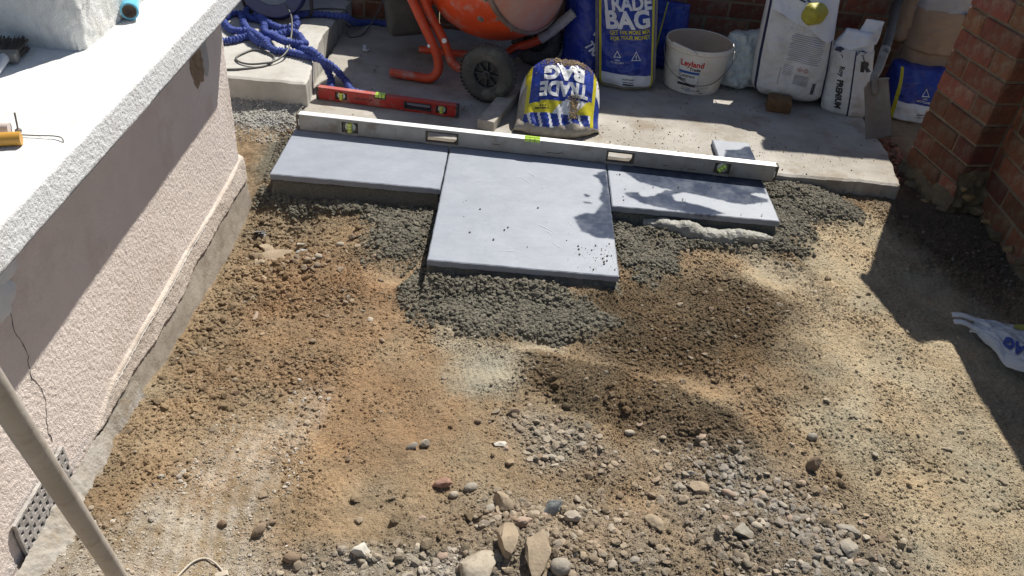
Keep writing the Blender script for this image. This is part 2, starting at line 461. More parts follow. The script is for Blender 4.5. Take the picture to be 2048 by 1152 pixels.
# ------------------------------------------------------------------ setting: ground
SOIL = attr_mat('soil', .96, 1.0, 190, .009, .32, 110)
g = MB(); g.add([(-80, -80, -.34), (80, -80, -.34), (80, 80, -.34), (-80, 80, -.34)], [(0, 1, 2, 3)])
go = g.build('ground', M('far_ground', (.22, .17, .11), (.30, .25, .17), 3, .95, .5, 30, .01)); tag(go, kind='structure')
X = np.arange(-.13, 2.95, .0041); Y = np.arange(-2.0, .47, .0041)
gx, gy = np.meshgrid(X, Y); fx, fy = gx.ravel(), gy.ravel()
gz = height(fx, fy)
gz = np.where((fy > .24) & (fx > -.03) & (fx < 2.36), -.14, gz)
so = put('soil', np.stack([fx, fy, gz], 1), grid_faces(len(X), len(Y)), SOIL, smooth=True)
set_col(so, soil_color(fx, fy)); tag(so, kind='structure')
# coarse soil strips beyond the fine patch
X2 = np.arange(2.30, 3.4, .02); Y2 = np.arange(.44, 1.7, .02)
gx2, gy2 = np.meshgrid(X2, Y2); f2x, f2y = gx2.ravel(), gy2.ravel()
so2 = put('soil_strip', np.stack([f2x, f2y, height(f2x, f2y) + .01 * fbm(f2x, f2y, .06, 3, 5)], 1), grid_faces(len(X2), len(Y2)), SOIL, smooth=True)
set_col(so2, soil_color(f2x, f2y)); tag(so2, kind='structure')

X3 = np.arange(-.62, -.122, .006); Y3 = np.arange(-.24, .46, .006)
gx3, gy3 = np.meshgrid(X3, Y3); f3x, f3y = gx3.ravel(), gy3.ravel()
so3 = put('soil_strip', np.stack([f3x, f3y, height(f3x, f3y)], 1), grid_faces(len(X3), len(Y3)), SOIL, smooth=True)
set_col(so3, soil_color(f3x, f3y)); tag(so3, kind='structure')

# concrete patio: grid top with broken edges
CONC = M('patio_concrete', (.42, .40, .365), (.29, .268, .235), 4, .9, .7, 170, .003, c3=(.22, .17, .115), s3=6, a3=.65)
def plate(name, xa, xb, ya, yb, ztop, zbot, mat, step=.012, amp=.002, edge=.006, seed=0, xfn=None):
    nx = max(2, int((xb - xa) / step)); ny = max(2, int((yb - ya) / step))
    u, v = np.meshgrid(np.linspace(0, 1, nx), np.linspace(0, 1, ny)); u = u.ravel(); v = v.ravel()
    y = ya + (yb - ya) * v; x = xa + (xb - xa) * u
    if xfn: x = xfn(u, y)
    y = y + edge * (fbm(x, y * 0, .05, 4, seed)) * sst(.03, 0, v)
    x = x + edge * (fbm(y, x * 0, .05, 4, seed + 3)) * (sst(.97, 1, u) + sst(.03, 0, u))
    z = ztop + amp * fbm(x, y, .08, 4, seed + 7)
    dx = np.minimum(u, 1 - u) * (xb - xa); dy = np.minimum(v, 1 - v) * (yb - ya); d = np.minimum(dx, dy)
    z = z - .006 * np.clip(1 - d / .012, 0, 1) ** 2
    V = np.stack([x, y, z], 1); F = grid_faces(nx, ny).tolist()
    ring = list(range(nx)) + [nx * (j + 1) - 1 for j in range(1, ny)] + [nx * (ny - 1) + i for i in range(nx - 2, -1, -1)] + [nx * j for j in range(ny - 2, 0, -1)]
    n0 = len(V); Vl = V[ring].copy(); Vm = Vl.copy(); Vm[:, 2] = (ztop * .55 + zbot * .45); Vl[:, 2] = zbot
    Vm[:, :2] += .004 * np.stack([fbm(Vm[:, 0], Vm[:, 1], .03, 3, seed + 11), fbm(Vm[:, 0], Vm[:, 1], .03, 3, seed + 12)], 1)
    k = len(ring)
    V = np.vstack([V, Vm, Vl])
    for i in range(k):
        j = (i + 1) % k
        F.append([ring[i], n0 + i, n0 + j, ring[j]]); F.append([n0 + i, n0 + k + i, n0 + k + j, n0 + j])
    return put(name, V, F, mat, smooth=False)
def patio_x(u, y):
    xl = np.interp(y, [.2, .43, 1.5], [.0, -.03, -.05]); xr = np.interp(y, [.2, .5, .8, 1.5], [2.385, 2.43, 2.43, 2.44])
    return xl + (xr - xl) * u
pt = plate('concrete_patio', 0, 2.4, .214, 1.495, -.018, -.16, CONC, .012, .0035, .010, 3, patio_x); tag(pt, kind='structure')
STEPM = M('step_concrete', (.50, .49, .46), (.40, .385, .35), 6, .9, .5, 210, .002, c3=(.30, .28, .24), s3=26, a3=.45)
def step_x(u, y):
    xr = np.interp(y, [.43, .95, 1.5], [-.006, -.062, -.030]); return -1.3 + (xr + 1.3) * u
st = plate('concrete_step', -1.3, 0, .432, 1.495, .084, -.16, STEPM, .012, .0025, .008, 9, step_x); tag(st, kind='structure')

# ------------------------------------------------------------------ rendered wall on the left
def wx(y): return -.075 - .02 * (y + .3)        # wall face line
def rough_grid(u0, u1, v0, v1, step, fn):
    nu = int((u1 - u0) / step) + 1; nv = int((v1 - v0) / step) + 1
    u, v = np.meshgrid(np.linspace(u0, u1, nu), np.linspace(v0, v1, nv)); u = u.ravel(); v = v.ravel()
    return fn(u, v), grid_faces(nu, nv)
RWHITE = M('white_render', (.74, .745, .735), (.66, .665, .65), 14, .9, .8, 260, .003, c3=(.46, .42, .34), s3=9, a3=.40)
RFACE = M('coping_render', (.82, .835, .85), (.76, .775, .79), 40, .92, .6, 300, .003, c3=(.60, .58, .54), s3=8, a3=.4)
RPINK = M('pink_render', (.80, .715, .665), (.73, .645, .595), 3.5, .92, .8, 320, .003, c3=(.60, .50, .42), s3=6, a3=.5)
PLINTH = M('sandy_plinth', (.64, .565, .505), (.53, .46, .40), 6, .95, .9, 260, .004, c3=(.36, .30, .24), s3=9, a3=.65)
CEMG = M('pale_cement', (.40, .375, .34), (.26, .23, .19), 16, .95, .6, 160, .004, c3=(.24, .19, .135), s3=16, a3=.75)
Y0, Y1 = -.215, -3.2
wall = empty('rendered_wall', (wx(-1.5), -1.5, -.1), 'low pink pebble-dashed wall with overhanging white coping along the left edge', 'wall')
def dash(a, b, amp, sc=.0065, seed=0):
    return amp * (lumps(a, b, sc * 1.25, seed, 1.0) + .5 * fbm(a, b, sc * .9, 2, seed + 5) + .4 * fbm(a, b, .03, 2, seed + 3))
def fwall(u, v):   # u along -y, v height
    y = Y0 + (Y1 - Y0) * u / 1.0; x = wx(y) - .004 + dash(y, v, .0012, .0050, 201)
    x = x - .012 * sst(.012, 0, np.abs(y - Y0)) 
    # knocked-out hollow under the coping near the far corner
    hol = sblob(y, v, -.46, .545, .05, .06, 0)
    x = x - .014 * np.clip(hol * 1.4 - .25 + .3 * fbm(y, v, .04, 3, 7), 0, 1)
    return np.stack([x, y, v], 1)
nu, nv = 860, 250
u, v = np.meshgrid(np.concatenate([np.linspace(0, .56, nu - 40), np.linspace(.563, 1, 40)]), np.linspace(-.07, .705, nv)); u = u.ravel(); v = v.ravel()
wv = fwall(u, v)
wf = put('wall_face', wv, grid_faces(nu, nv), RPINK, wall, smooth=True)
# end return and core
c = MB()
xe = wx(Y0) - .012
c.add([(xe, Y0, -.2), (xe, Y0, .705), (-.9, Y0 + .0, .705), (-.9, Y0, -.2), (wx(Y1) - .03, Y1, -.2), (wx(Y1) - .03, Y1, .705), (-.9, Y1, .705), (-.9, Y1, -.2)],
      [(0, 3, 2, 1), (4, 5, 6, 7), (3, 7, 6, 2), (1, 2, 6, 5)])
c.build('wall_core', RPINK, wall)
# broken patch of bare brown backing
def patch(name, cy, cz, ry, rz, mat, off, seed, pts=28, parent=wall):
    t = np.arange(pts) / pts * 2 * math.pi
    r = 1 + .28 * np.array([float(fbm(np.array([math.cos(a) * 2]), np.array([math.sin(a) * 2]), .8, 3, seed)[0]) for a in t])
    yy = cy + ry * r * np.cos(t); zz = cz + rz * r * np.sin(t)
    V = [(wx(cy) + off, cy, cz)]; F = []
    for k in (.35, .7, 1.0):
        for a, b in zip(yy, zz): V.append((0, cy + (a - cy) * k, cz + (b - cz) * k))
    V = np.array(V)
    base = fwall((V[:, 1] - Y0) / (Y1 - Y0), V[:, 2])[:, 0]
    V[:, 0] = base + off + .002 * fbm(V[:, 1], V[:, 2], .012, 2, seed)
    V[-pts:, 0] -= .004
    for i in range(pts): F.append((0, 1 + i, 1 + (i + 1) % pts))
    for q in range(2):
        for i in range(pts):
            a = 1 + q * pts + i; b = 1 + q * pts + (i + 1) % pts
            F.append((a, a + pts, b + pts, b))
    return put(name, V, F, mat, parent, smooth=True)
patch('bare_patch', -.460, .525, .058, .075, M('bare_backing', (.34, .25, .17), (.22, .15, .095), 40, .95, .8, 150, .004), .005, 4)
patch('filler_patch', -.400, .505, .030, .062, M('filler_grey', (.46, .45, .44), (.38, .37, .37), 30, .9, .4, 200, .002), .004, 9)
patch('filler_smear', -1.515, .545, .040, .022, M('filler_white', (.74, .76, .78), (.66, .68, .70), 20, .8, .3, 90, .002), .005, 12)
patch('filler_smear', -1.560, .505, .050, .035, MATS['filler_white'], .006, 15)
# crack: thin dark groove ribbon
cr = [(-1.548, .485), (-1.544, .455), (-1.546, .43), (-1.538, .40), (-1.533, .365), (-1.542, .345), (-1.545, .324), (-1.537, .28), (-1.532, .237), (-1.545, .205), (-1.555, .175), (-1.557, .14)]
cp = smooth_path([(0, a, b) for a, b in cr], .006); cp[:, 1] += .007 * fbm(cp[:, 2], cp[:, 2] * 0, .018, 3, 3)
cp[:, 0] = fwall((cp[:, 1] - Y0) / (Y1 - Y0), cp[:, 2])[:, 0] + .0004
b = MB(); b.tube(cp, 0, 5, rf=.0004 + .0011 * np.abs(fbm(cp[:, 2], cp[:, 2] * 0, .03, 3, 8))); b.build('crack', M('crack_dark', (.12, .10, .09)), wall)
# plinth
def fpl(u, v):
    y = -.190 + (Y1 + .190) * u
    top = .080 + .010 * fbm(y, y * 0, .25, 2, 5) - .105 * sst(-1.28, -1.56, y)
    z = -.22 + (top + .22) * v
    out = .003 + .024 * (1 - v) + .005 * fbm(y, z, .10, 3, 15)
    prof = sst(1.0, .97, v)
    low = sst(.004, -.006, z + .022 * fbm(y, z, .12, 4, 25) - .02 * sst(-.9, -1.4, y))
    x = wx(y) - .012 + (out + .012) * prof + dash(y, z, .0018, .0050, 215) * (1 - .7 * low) - .006 * low
    x = x - .018 * sst(.006, 0, -.190 - y)
    return np.stack([x, y, z], 1)
nu, nv = 560, 70
u, v = np.meshgrid(np.concatenate([np.linspace(0, .56, nu - 40), np.linspace(.563, 1, 40)]), np.linspace(0, 1, nv)); u = u.ravel(); v = v.ravel()
Vp = fpl(u, v); Fp = grid_faces(nu, nv); cy_ = Vp[Fp].mean(1)
lowf = (cy_[:, 2] + .022 * fbm(cy_[:, 1], cy_[:, 2], .12, 4, 25) - .02 * sst(-.9, -1.4, cy_[:, 1])) < -.001
BAND = M('bare_plinth_band', (.40, .355, .30), (.30, .262, .215), 10, .95, .4, 150, .003, c3=(.22, .185, .145), s3=12, a3=.6)
put('plinth', Vp, Fp, [PLINTH, BAND], wall, lowf.astype(np.int32), True)
c = MB(); c.add([(wx(-.19) - .01, -.190, -.22), (wx(-.19) - .01, -.190, .05), (-.5, -.190, .05), (-.5, -.190, -.22)], [(0, 3, 2, 1)]); c.build('plinth_end', PLINTH, wall)
# paint line left on top of the plinth
us = np.repeat(np.linspace(.14, .40, 160), 3); off3 = np.tile([-1, 0, 1], 160)
yy_ = -.190 + (Y1 + .190) * us; v3 = .945 + off3 * .010 * np.clip(.55 + 1.8 * fbm(yy_, yy_ * 0, .10, 4, 99), .0, 1.6)
P3 = fpl(us, v3); P3[:, 0] += .0022 - .002 * np.abs(off3)
put('paint_line', P3, grid_faces(3, 160), M('old_white_paint', (.60, .58, .55), (.50, .46, .42), 40, .8, .4, 150, .002), wall, smooth=True)
# coping: front face rough, top flat
XO = .135; ZB, ZT = .692, .772; YE = -.095
cop = MB()
def fcop(u, v):
    y = YE + (Y1 - YE) * u; z = ZB + (ZT - ZB) * v + .003 * fbm(y, y * 0, .12, 3, 33) * (1 - v)
    x = wx(y) + XO + dash(y, z, .0010, .0050, 231) - .012 * np.clip((v - .80) / .20, 0, 1) ** 2 - .006 * np.clip((.12 - v) / .12, 0, 1) ** 2
    return np.stack([x, y, z], 1)
nu, nv = 760, 34
u, v = np.meshgrid(np.concatenate([np.linspace(0, .56, nu - 40), np.linspace(.563, 1, 40)]), np.linspace(0, 1, nv)); u = u.ravel(); v = v.ravel()
cpo = put('coping_face', fcop(u, v), grid_faces(nu, nv), RFACE, wall, smooth=True)
def ftop(u, v):
    y = YE + (Y1 - YE) * u; x = -1.4 + (wx(y) + XO - .0105 + 1.4) * v
    z = ZT + .0012 * fbm(x, y, .012, 2, 77) + .002 * fbm(x, y, .15, 3, 78) - .0015 * sst(.99, 1, v)
    return np.stack([x, y, z], 1)
nu, nv = 300, 110
u, v = np.meshgrid(np.linspace(0, 1, nu), np.linspace(0, 1, nv)); u = u.ravel(); v = v.ravel()
put('coping_top', ftop(u, v), grid_faces(nu, nv), RWHITE, wall, smooth=True)
c = MB()
c.add([(wx(YE) + XO - .004, YE, ZB), (-1.4, YE, ZB), (-1.4, Y1, ZB), (wx(Y1) + XO - .004, Y1, ZB)], [(0, 1, 2, 3)])
c.add([(wx(YE) + XO - .004, YE, ZB), (wx(YE) + XO - .004, YE, ZT - .004), (-1.4, YE, ZT - .004), (-1.4, YE, ZB)], [(0, 1, 2, 3)])
c.build('coping_underside', RWHITE, wall)
# air brick low in the wall, with its cement surround
ab = MB(); abx = lambda y: wx(y) + .016
yc = -1.665
Rw = rotz(.02)
VENT = M('vent_cement', (.44, .42, .40), (.31, .295, .28), 30, .95, .6, 200, .002)
nc, nr = 11, 5; ph_, pv_ = .20 / nc, .115 / nr
hole_y = [(-1.545 - ph_ * (i + .5), ph_ * random.uniform(.22, .31)) for i in range(nc)]; hole_z = [(.002 + pv_ * (j + .5), pv_ * random.uniform(.22, .30)) for j in range(nr)]
ys_ = [-1.545] + [v_ for c_, h_ in hole_y for v_ in (c_ + h_, c_ - h_)] + [-1.745]
zs2 = [.002] + [v_ for c_, h_ in hole_z for v_ in (c_ - h_, c_ + h_)] + [.117]
ny_, nz_ = len(ys_), len(zs2); Vf = []
for z in zs2:
    for y in ys_: Vf.append((wx(y) + .0085 + random.uniform(-.0008, .0008), y + random.uniform(-.001, .001), z + random.uniform(-.001, .001)))
Vk = [(a - .0075, b, c_) for a, b, c_ in Vf]; Ff = []; N_ = len(Vf)
for j in range(nz_ - 1):
    for i in range(ny_ - 1):
        q_ = [j * ny_ + i, (j + 1) * ny_ + i, (j + 1) * ny_ + i + 1, j * ny_ + i + 1]
        if i % 2 == 1 and j % 2 == 1:
            for k in range(4): Ff.append((q_[k], q_[(k + 1) % 4], q_[(k + 1) % 4] + N_, q_[k] + N_))
        else: Ff.append(tuple(q_))
rim_ = list(range(ny_)) + [ny_ * (j + 1) - 1 for j in range(1, nz_)] + [ny_ * (nz_ - 1) + i for i in range(ny_ - 2, -1, -1)] + [ny_ * j for j in range(nz_ - 2, 0, -1)]
for k in range(len(rim_)): Ff.append((rim_[k], rim_[(k + 1) % len(rim_)], rim_[(k + 1) % len(rim_)] + N_, rim_[k] + N_))
put('vent_grille', Vf + Vk, Ff, VENT, wall)
put('vent_hole_shade', [(wx(-1.545) + .0035, -1.546, .003), (wx(-1.545) + .0035, -1.546, .116), (wx(-1.745) + .0035, -1.744, .116), (wx(-1.745) + .0035, -1.744, .003)], [(0, 1, 2, 3)], M('vent_shade_black', (.02, .02, .022), (.03, .03, .03)), wall)  # dark sheet stands in for the shade inside the vent holes
# cement haunching along the wall foot
def fh(u, v):
    y = -1.22 - .95 * u
    w = .020 + .048 * sst(.15, .55, u) + .018 * fbm(y, y * 0, .07, 4, 41)
    x = wx(y) + .010 + w * v
    ztop = .03 + .012 * fbm(y, y * 0, .1, 2, 43) - .03 * sst(.35, 0, u)
    z = ztop - (.05 + .02 * v) * v + .009 * fbm(x, y, .03, 4, 45, .65) + .005 * lumps(x, y, .016, 46)
    z = np.where(v > .97, z - .05, z)
    return np.stack([x, y, z], 1)
u, v = np.meshgrid(np.linspace(0, 1, 220), np.linspace(0, 1, 30)); u = u.ravel(); v = v.ravel()
put('cement_haunching', fh(u, v), grid_faces(220, 30), CEMG, wall, smooth=True)

# white pier on the coping
PX, PY = -.073, -1.049
pier = empty('rendered_pier', (PX - .3, PY + .3, ZT), 'white rendered pier standing on the coping of the pink wall, top left', 'pier')
def pgrid(name, p0, du, dv, n, seed):
    nu, nv = 110, 150
    u, v = np.meshgrid(np.linspace(0, 1, nu), np.linspace(0, 1, nv)); u = u.ravel(); v = v.ravel()
    P = np.asarray(p0)[None] + u[:, None] * np.asarray(du)[None] + v[:, None] * np.asarray(dv)[None]
    lu, lv = np.linalg.norm(du), np.linalg.norm(dv)
    d = .006 * np.abs(fbm(u * lu, v * lv, .018, 2, seed)) + .003 * fbm(u * lu, v * lv, .06, 2, seed + 1)
    d = d - .012 * sst(.03, 0, np.minimum(u, 1 - u))
    P = P + d[:, None] * np.asarray(n)[None]
    return put(name, P, grid_faces(nu, nv), RWHITE, pier, smooth=True)
h = .95
pgrid('front_face', (PX - .62, PY + .012, ZT - .01), (.62, -.012, 0), (0, 0, h), (0, -1, 0), 301)
pgrid('side_face', (PX, PY, ZT - .01), (-.010, .62, 0), (0, 0, h), (1, 0, 0), 311)
c = MB(); c.add([(PX - .63, PY + .02, ZT), (PX - .01, PY + .008, ZT), (PX - .02, PY + .62, ZT), (PX - .63, PY + .62, ZT)] + [(PX - .63, PY + .02, ZT + h - .02), (PX - .01, PY + .008, ZT + h - .02), (PX - .02, PY + .62, ZT + h - .02), (PX - .63, PY + .62, ZT + h - .02)],
      [(4, 5, 6, 7), (2, 3, 7, 6), (3, 0, 4, 7)]); c.build('pier_core', RWHITE, pier)

# ------------------------------------------------------------------ brickwork
BRICK = M('red_brick', (.25, .088, .050), (.15, .055, .034), 14, .92, .9, 100, .005, c3=(.29, .21, .14), s3=9, a3=.75, objrand=.42)
MORTAR = M('lime_mortar', (.27, .21, .14), (.16, .125, .085), 20, .95, .7, 140, .004, c3=(.15, .12, .08), s3=9, a3=.5)
def brick_mesh(L, D, Hh, seed):
    random.seed(seed); b = MB(); b.box((0, 0, 0), (L, D, Hh), None, .006, 0, 2, .0018)
    return raw_mesh('brick', b.V, b.F, [BRICK])
BM = {}
def brick(parent, c, L, D, Hh, R):
    k = (round(L, 3), round(D, 3), random.randrange(3))
    if k not in BM: st_ = random.getstate(); BM[k] = brick_mesh(L, D, Hh, hash(k[:2]) % 999 + k[2]); random.setstate(st_)
    o = bpy.data.objects.new('brick', BM[k]); COL.objects.link(o); o.parent = parent
    o.location = Vector(c) - Vector(origin(parent)); o.rotation_euler = R.to_euler()
    return o
CH = .083
def brick_run(parent, p0, d, length, z0, courses, depth=.1025, hide=None):
    """stretcher-bond run: p0 start of the outer face line, d unit direction, outside on the right-hand side"""
    d = Vector((d[0], d[1], 0)).normalized(); nrm = Vector((d.y, -d.x, 0)); R = frame(d, -nrm, (0, 0, 1))
    for k in range(courses):
        s = -.1125 if k % 2 else 0.0
        while s < length - .03:
            a, e = max(s, 0), min(s + .215, length)
            if e - a > .05:
                mid = Vector((p0[0], p0[1], 0)) + d * ((a + e) / 2) - nrm * (depth / 2 + random.uniform(-.002, .003))
                z = z0 + CH * k + .0415
                if hide is None or not hide(mid, z): brick(parent, (mid.x, mid.y, z), round(e - a, 3), depth, .0735, R)
            s += .225
bw = empty('back_brick_wall', (1.0, 1.55, -.05), 'shaded red brick garden wall behind the bags and mixer', 'wall')
brick_run(bw, (-1.2, 1.50), (1, 0), 1.6, -.085, 9)
brick_run(bw, (.42, 1.50), (1, 0), 2.85, -.085, 11)
c = MB(); c.box((-.39, 1.553, .29), (1.60, .100, .74), None, 0); c.box((1.845, 1.553, .365), (2.84, .100, .88), None, 0)
c.build('mortar_core', MORTAR, bw)
# unseen boards and blocks added on the wall top to shape its shadow
TIMBER = M('occluder_timber', (.34, .27, .19), (.24, .19, .13), 12, .85, .5, 60, .003)
tl = empty('shadow_rail', (1.84, 1.55, .82), 'unseen added rail on blocks along the top of the back wall', 'occluder')
c = MB(); c.box((1.42, 1.545, 1.10), (1.98, .06, .235), None, .003); c.build('occluder', TIMBER, tl)
c = MB(); c.box((2.85, 1.545, 1.24), (.84, .06, .54), None, .003); c.build('occluder', TIMBER, tl)  # taller unseen board, added to carry the shadow edge further forward
for (a, e) in ((.42, 1.60), (1.69, 1.775), (1.86, 2.06), (2.22, 3.27)):  # gaps between the added blocks let sun patches through
    c = MB(); c.box(((a + e) / 2, 1.555, .90), (e - a, .07, .16), None, .003); c.build('occluder_block', TIMBER, tl)

# pier and side wall on the right
UA = Vector((.19, -.98, 0)).normalized(); NA = Vector((UA.y, -UA.x, 0))        # outside of face A is to the left
P0 = Vector((2.497, .455, 0)); LA = .325
bp = empty('brick_pier', (2.55, .3, -.1), 'crumbling orange-red brick pier at right, end of the shaded side wall', 'pier')
RA = frame(UA, -NA, (0, 0, 1)); PWD = -NA
random.seed(21)
for k in range(13):
    z = -.04 + CH * k + .0415
    ls = (.215, .1025) if k % 2 == 0 else (.1025, .215)
    s = 0
    for L_ in ls:
        mid = P0 + UA * (s + L_ / 2) + PWD * (.04925 + random.uniform(-.0018, .0015)); brick(bp, (mid.x, mid.y, z), L_, .1025, .0735, RA); s += L_ + .008
    Rb = frame(PWD, UA, (0, 0, 1)); Rb = frame(PWD, -UA, (0, 0, 1)) if Rb.determinant() < 0 else Rb
    mid = P0 + UA * (LA - .05125 + .001) + PWD * (.1025 + .008 + .1075); brick(bp, (mid.x, mid.y, z), .215, .1025, .0735, Rb)
cc = P0 + UA * (LA / 2) + PWD * .16
c = MB(); c.box((cc.x, cc.y, .49), (LA - .009, .312, 1.05), RA, 0); c.build('mortar_core', MORTAR, bp)
# capping
c = MB(); c.box((cc.x, cc.y, 1.03), (LA + .03, .36, .06), RA, .008); c.build('capping', MORTAR, bp)
# rough footing of rubble and mortar
MOSS = M('mossy_mortar', (.22, .17, .10), (.13, .10, .06), 14, .95, .9, 70, .008, c3=(.09, .085, .035), s3=8, a3=.7)
rs = np.random.default_rng(3)
def rough_skirt(name, parent, p0, d, nrm, L0, L1, ztop, zbot, out, seed):
    nu, nv = int((L1 - L0) / .006), 34
    u, v = np.meshgrid(np.linspace(L0, L1, nu), np.linspace(0, 1, nv)); u = u.ravel(); v = v.ravel()
    zt_ = ztop + .045 * fbm(u, u * 0, .10, 3, seed); z = zt_ + (zbot - zt_) * v
    ex_ = .002 + out * sst(0, .55, v) * (.55 + .6 * fbm(u, z, .07, 3, seed + 1)) + .010 * lumps(u, z, .035, seed + 2) * sst(0, .2, v) + .008 * fbm(u, z, .02, 3, seed + 3) * sst(0, .2, v)
    ex_ = np.where(v < .02, -.006, ex_)
    V = np.array([p0.x, p0.y, 0])[None] + u[:, None] * np.array(d)[None] + ex_[:, None] * np.array(nrm)[None]; V[:, 2] = z
    return put(name, V, grid_faces(nu, nv), MOSS, parent, smooth=True)
rough_skirt('footing', bp, P0, UA, NA, -.01, LA + .02, .0, -.16, .030, 61)
rough_skirt('footing', bp, P0 + UA * LA, PWD, UA, -.02, .16, .10, -.16, .050, 71)
for i, (t_, w_, z_, s_) in enumerate([(.12, -.020, -.075, .030), (.24, -.03, -.09, .028), (.33, -.015, -.06, .026), (.345, .05, .0, .028), (.36, .10, -.045, .035), (.34, .02, .035, .020)]):
    q = P0 + UA * t_ + PWD * w_
    V = stone_verts(rs, I3[0], 12, (.5, .85), .05, (1.3, .9, .7)) * s_
    o_ = put('footing_stone', V + np.array([q.x, q.y, z_]), I3[1], M('ochre_lump', (.34, .23, .11), (.22, .15, .07), 30, .95, .5, 90, .004) if i % 2 else MOSS, bp, smooth=True)
sw = empty('side_brick_wall', (2.75, -.4, -.1), 'dark red brick side wall running along the right edge', 'wall')
Q0 = Vector((2.676, .235, 0))
QD = Vector((-.012, -1.0, 0)).normalized()
random.seed(33)
brick_run(sw, (Q0.x, Q0.y), (-QD.x, -QD.y) if False else (QD.x, QD.y), 2.6, -.14, 14)
nq = Vector((QD.y, -QD.x, 0)); mq = Q0 + QD * 1.3 - nq * .054
c = MB(); c.box((mq.x, mq.y, .36), (2.59, .10, 1.17), frame(QD, -nq, (0, 0, 1)), 0); c.build('mortar_core', MORTAR, sw)
mq2 = Q0 + QD * 1.3 - nq * .06
c = MB(); c.box((mq2.x, mq2.y, 1.01), (2.6, .16, .06), frame(QD, -nq, (0, 0, 1)), .006); c.build('capping', MORTAR, sw)
rough_skirt('footing', sw, Q0, QD, nq, .03, 1.4, -.06, -.17, .02, 81)
for i in range(5):
    q = Q0 + QD * (.10 + .10 * i) + nq * rs.uniform(.0, .015)
    V = stone_verts(rs, I3[0], 12, (.5, .85), .05, (1.3, .8, .8)) * rs.uniform(.016, .03)
    put('footing_stone', V + np.array([q.x, q.y, -.07 + rs.uniform(-.02, .05)]), I3[1], MATS['ochre_lump'] if i % 2 else MOSS, sw, smooth=True)

# ------------------------------------------------------------------ loose soil, mortar crumbs and gravel (uncountable)
def sample(n, dens, x0, x1, y0, y1, rng, m=1.0):
    out = []; c = 0
    while c < n:
        x = rng.uniform(x0, x1, n); y = rng.uniform(y0, y1, n)
        d = dens(x, y); keep = rng.uniform(0, m, n) < d
        keep &= slab_dist(x, y) > .004
        keep &= ~((y > .215) & (x > -.02) & (x < 2.42)) & (x > wx(y) + .02)
        out.append(np.stack([x[keep], y[keep]], 1)); c += keep.sum()
    return np.vstack(out)[:n]
r1 = np.random.default_rng(5)
def place(P, S, sink=.3):
    z = height(P[:, 0], P[:, 1]); return np.column_stack([P, z + S * (.45 - sink)])
rv = np.random.default_rng(13)
def lumpy(k, cuts, noise, hi):
    out = []
    for i in range(k):
        V = stone_verts(rv, I2[0] if not hi else I3[0], cuts, (.6, .97) if cuts < 5 else (.48, .92), noise, (1, .92, .85))
        n_ = fbm(V[:, 0] + 2 * V[:, 2], V[:, 1] - V[:, 2], .55, 2, 900 + i); out.append(V * (1 + (.22 if cuts < 5 else .08) * n_)[:, None])
    return out
CRUMB = lumpy(10, 2, .10, False); PEBB = lumpy(16, 14, .04, False)
ISOIL = inst_mat('soil_lumps'); IMORT = inst_mat('mortar_lumps', .85, .3); ISTONE = inst_mat('gravel_stones', .85, .3, .35)
def d_soil(x, y):
    n = sst(-.35, .45, fbm(x, y, .11, 3, 501))
    return np.clip((1 - .93 * smoothness(x, y)) * (1 - .9 * z_mortar(x, y)) * (1 + 1.2 * z_white(x, y)) * (1 + .6 * z_gravel(x, y)) * (.30 + .70 * n) + .55 * z_dark(x, y) * (1 - .8 * smoothness(x, y)), 0.04, 1)
P = sample(210000, d_soil, -.1, 2.75, -1.85, .4, r1)
x_, y_ = P[:, 0].copy(), P[:, 1].copy()
cz = (1 - .65 * smoothness(x_, y_)) * (.5 + .8 * sst(-.3, .5, fbm(x_, y_, .18, 3, 505)) + .20 * sst(.30, .05, x_))
S = .0010 + .0012 * r1.pareto(2.0, len(P)).clip(0, 4.6) * cz
C = soil_color(x_, y_) * r1.uniform(.74, 1.12, (len(P), 1))
lt = r1.uniform(size=len(P)) < .035
C[lt] = C[lt] * .5 + np.array([.44, .39, .32]) * .5
lt = r1.uniform(size=len(P)) < .55 * z_white(x_, y_)
C[lt] = np.array([.58, .53, .455]) * r1.uniform(.75, 1.15, (lt.sum(), 1))
o = instancer('soil_crumbs', place(P, S, .30), S, C, CRUMB, I2[1], ISOIL, r1); tag(o, 'brown crumbs of soil scattered over the dug ground', 'soil', kind='stuff')
# mortar lumps
P = sample(80000, lambda x, y: np.clip(z_mortar(x, y) ** 1.3, 0, 1) * (.12 + .88 * sst(-.35, .25, fbm(x, y, .08, 3, 503))), -.12, 2.3, -1.0, .3, r1)
S = .0010 + .0015 * r1.pareto(1.9, len(P)).clip(0, 4.0)
C = np.array([.205, .190, .150]) * r1.uniform(.66, 1.2, (len(P), 1)) * (1 + .25 * fbm(P[:, 0], P[:, 1], .08, 3, 515))[:, None]
o = instancer('mortar_crumbs', place(P, S, .05), S, C, CRUMB, I2[1], IMORT, r1, flat=(.75, 1.05)); tag(o, 'crumbly grey bedding mortar heaped around the slabs', 'mortar', kind='stuff')
P = sample(520, lambda x, y: np.clip(z_mortar(x, y) ** 2, 0, 1) * (.1 + .9 * sst(-.1, .4, fbm(x, y, .10, 2, 523))), -.1, 2.3, -1.0, .3, r1)
S = .0045 + .0040 * r1.pareto(2.2, len(P)).clip(0, 2.2); C = np.array([.20, .186, .148]) * r1.uniform(.7, 1.15, (len(P), 1))
o = instancer('mortar_clods', place(P, S, .12), S, C, CRUMB, I2[1], IMORT, r1, flat=(.6, .95)); tag(o, 'larger clods of grey bedding mortar beside the slabs', 'mortar', kind='stuff')
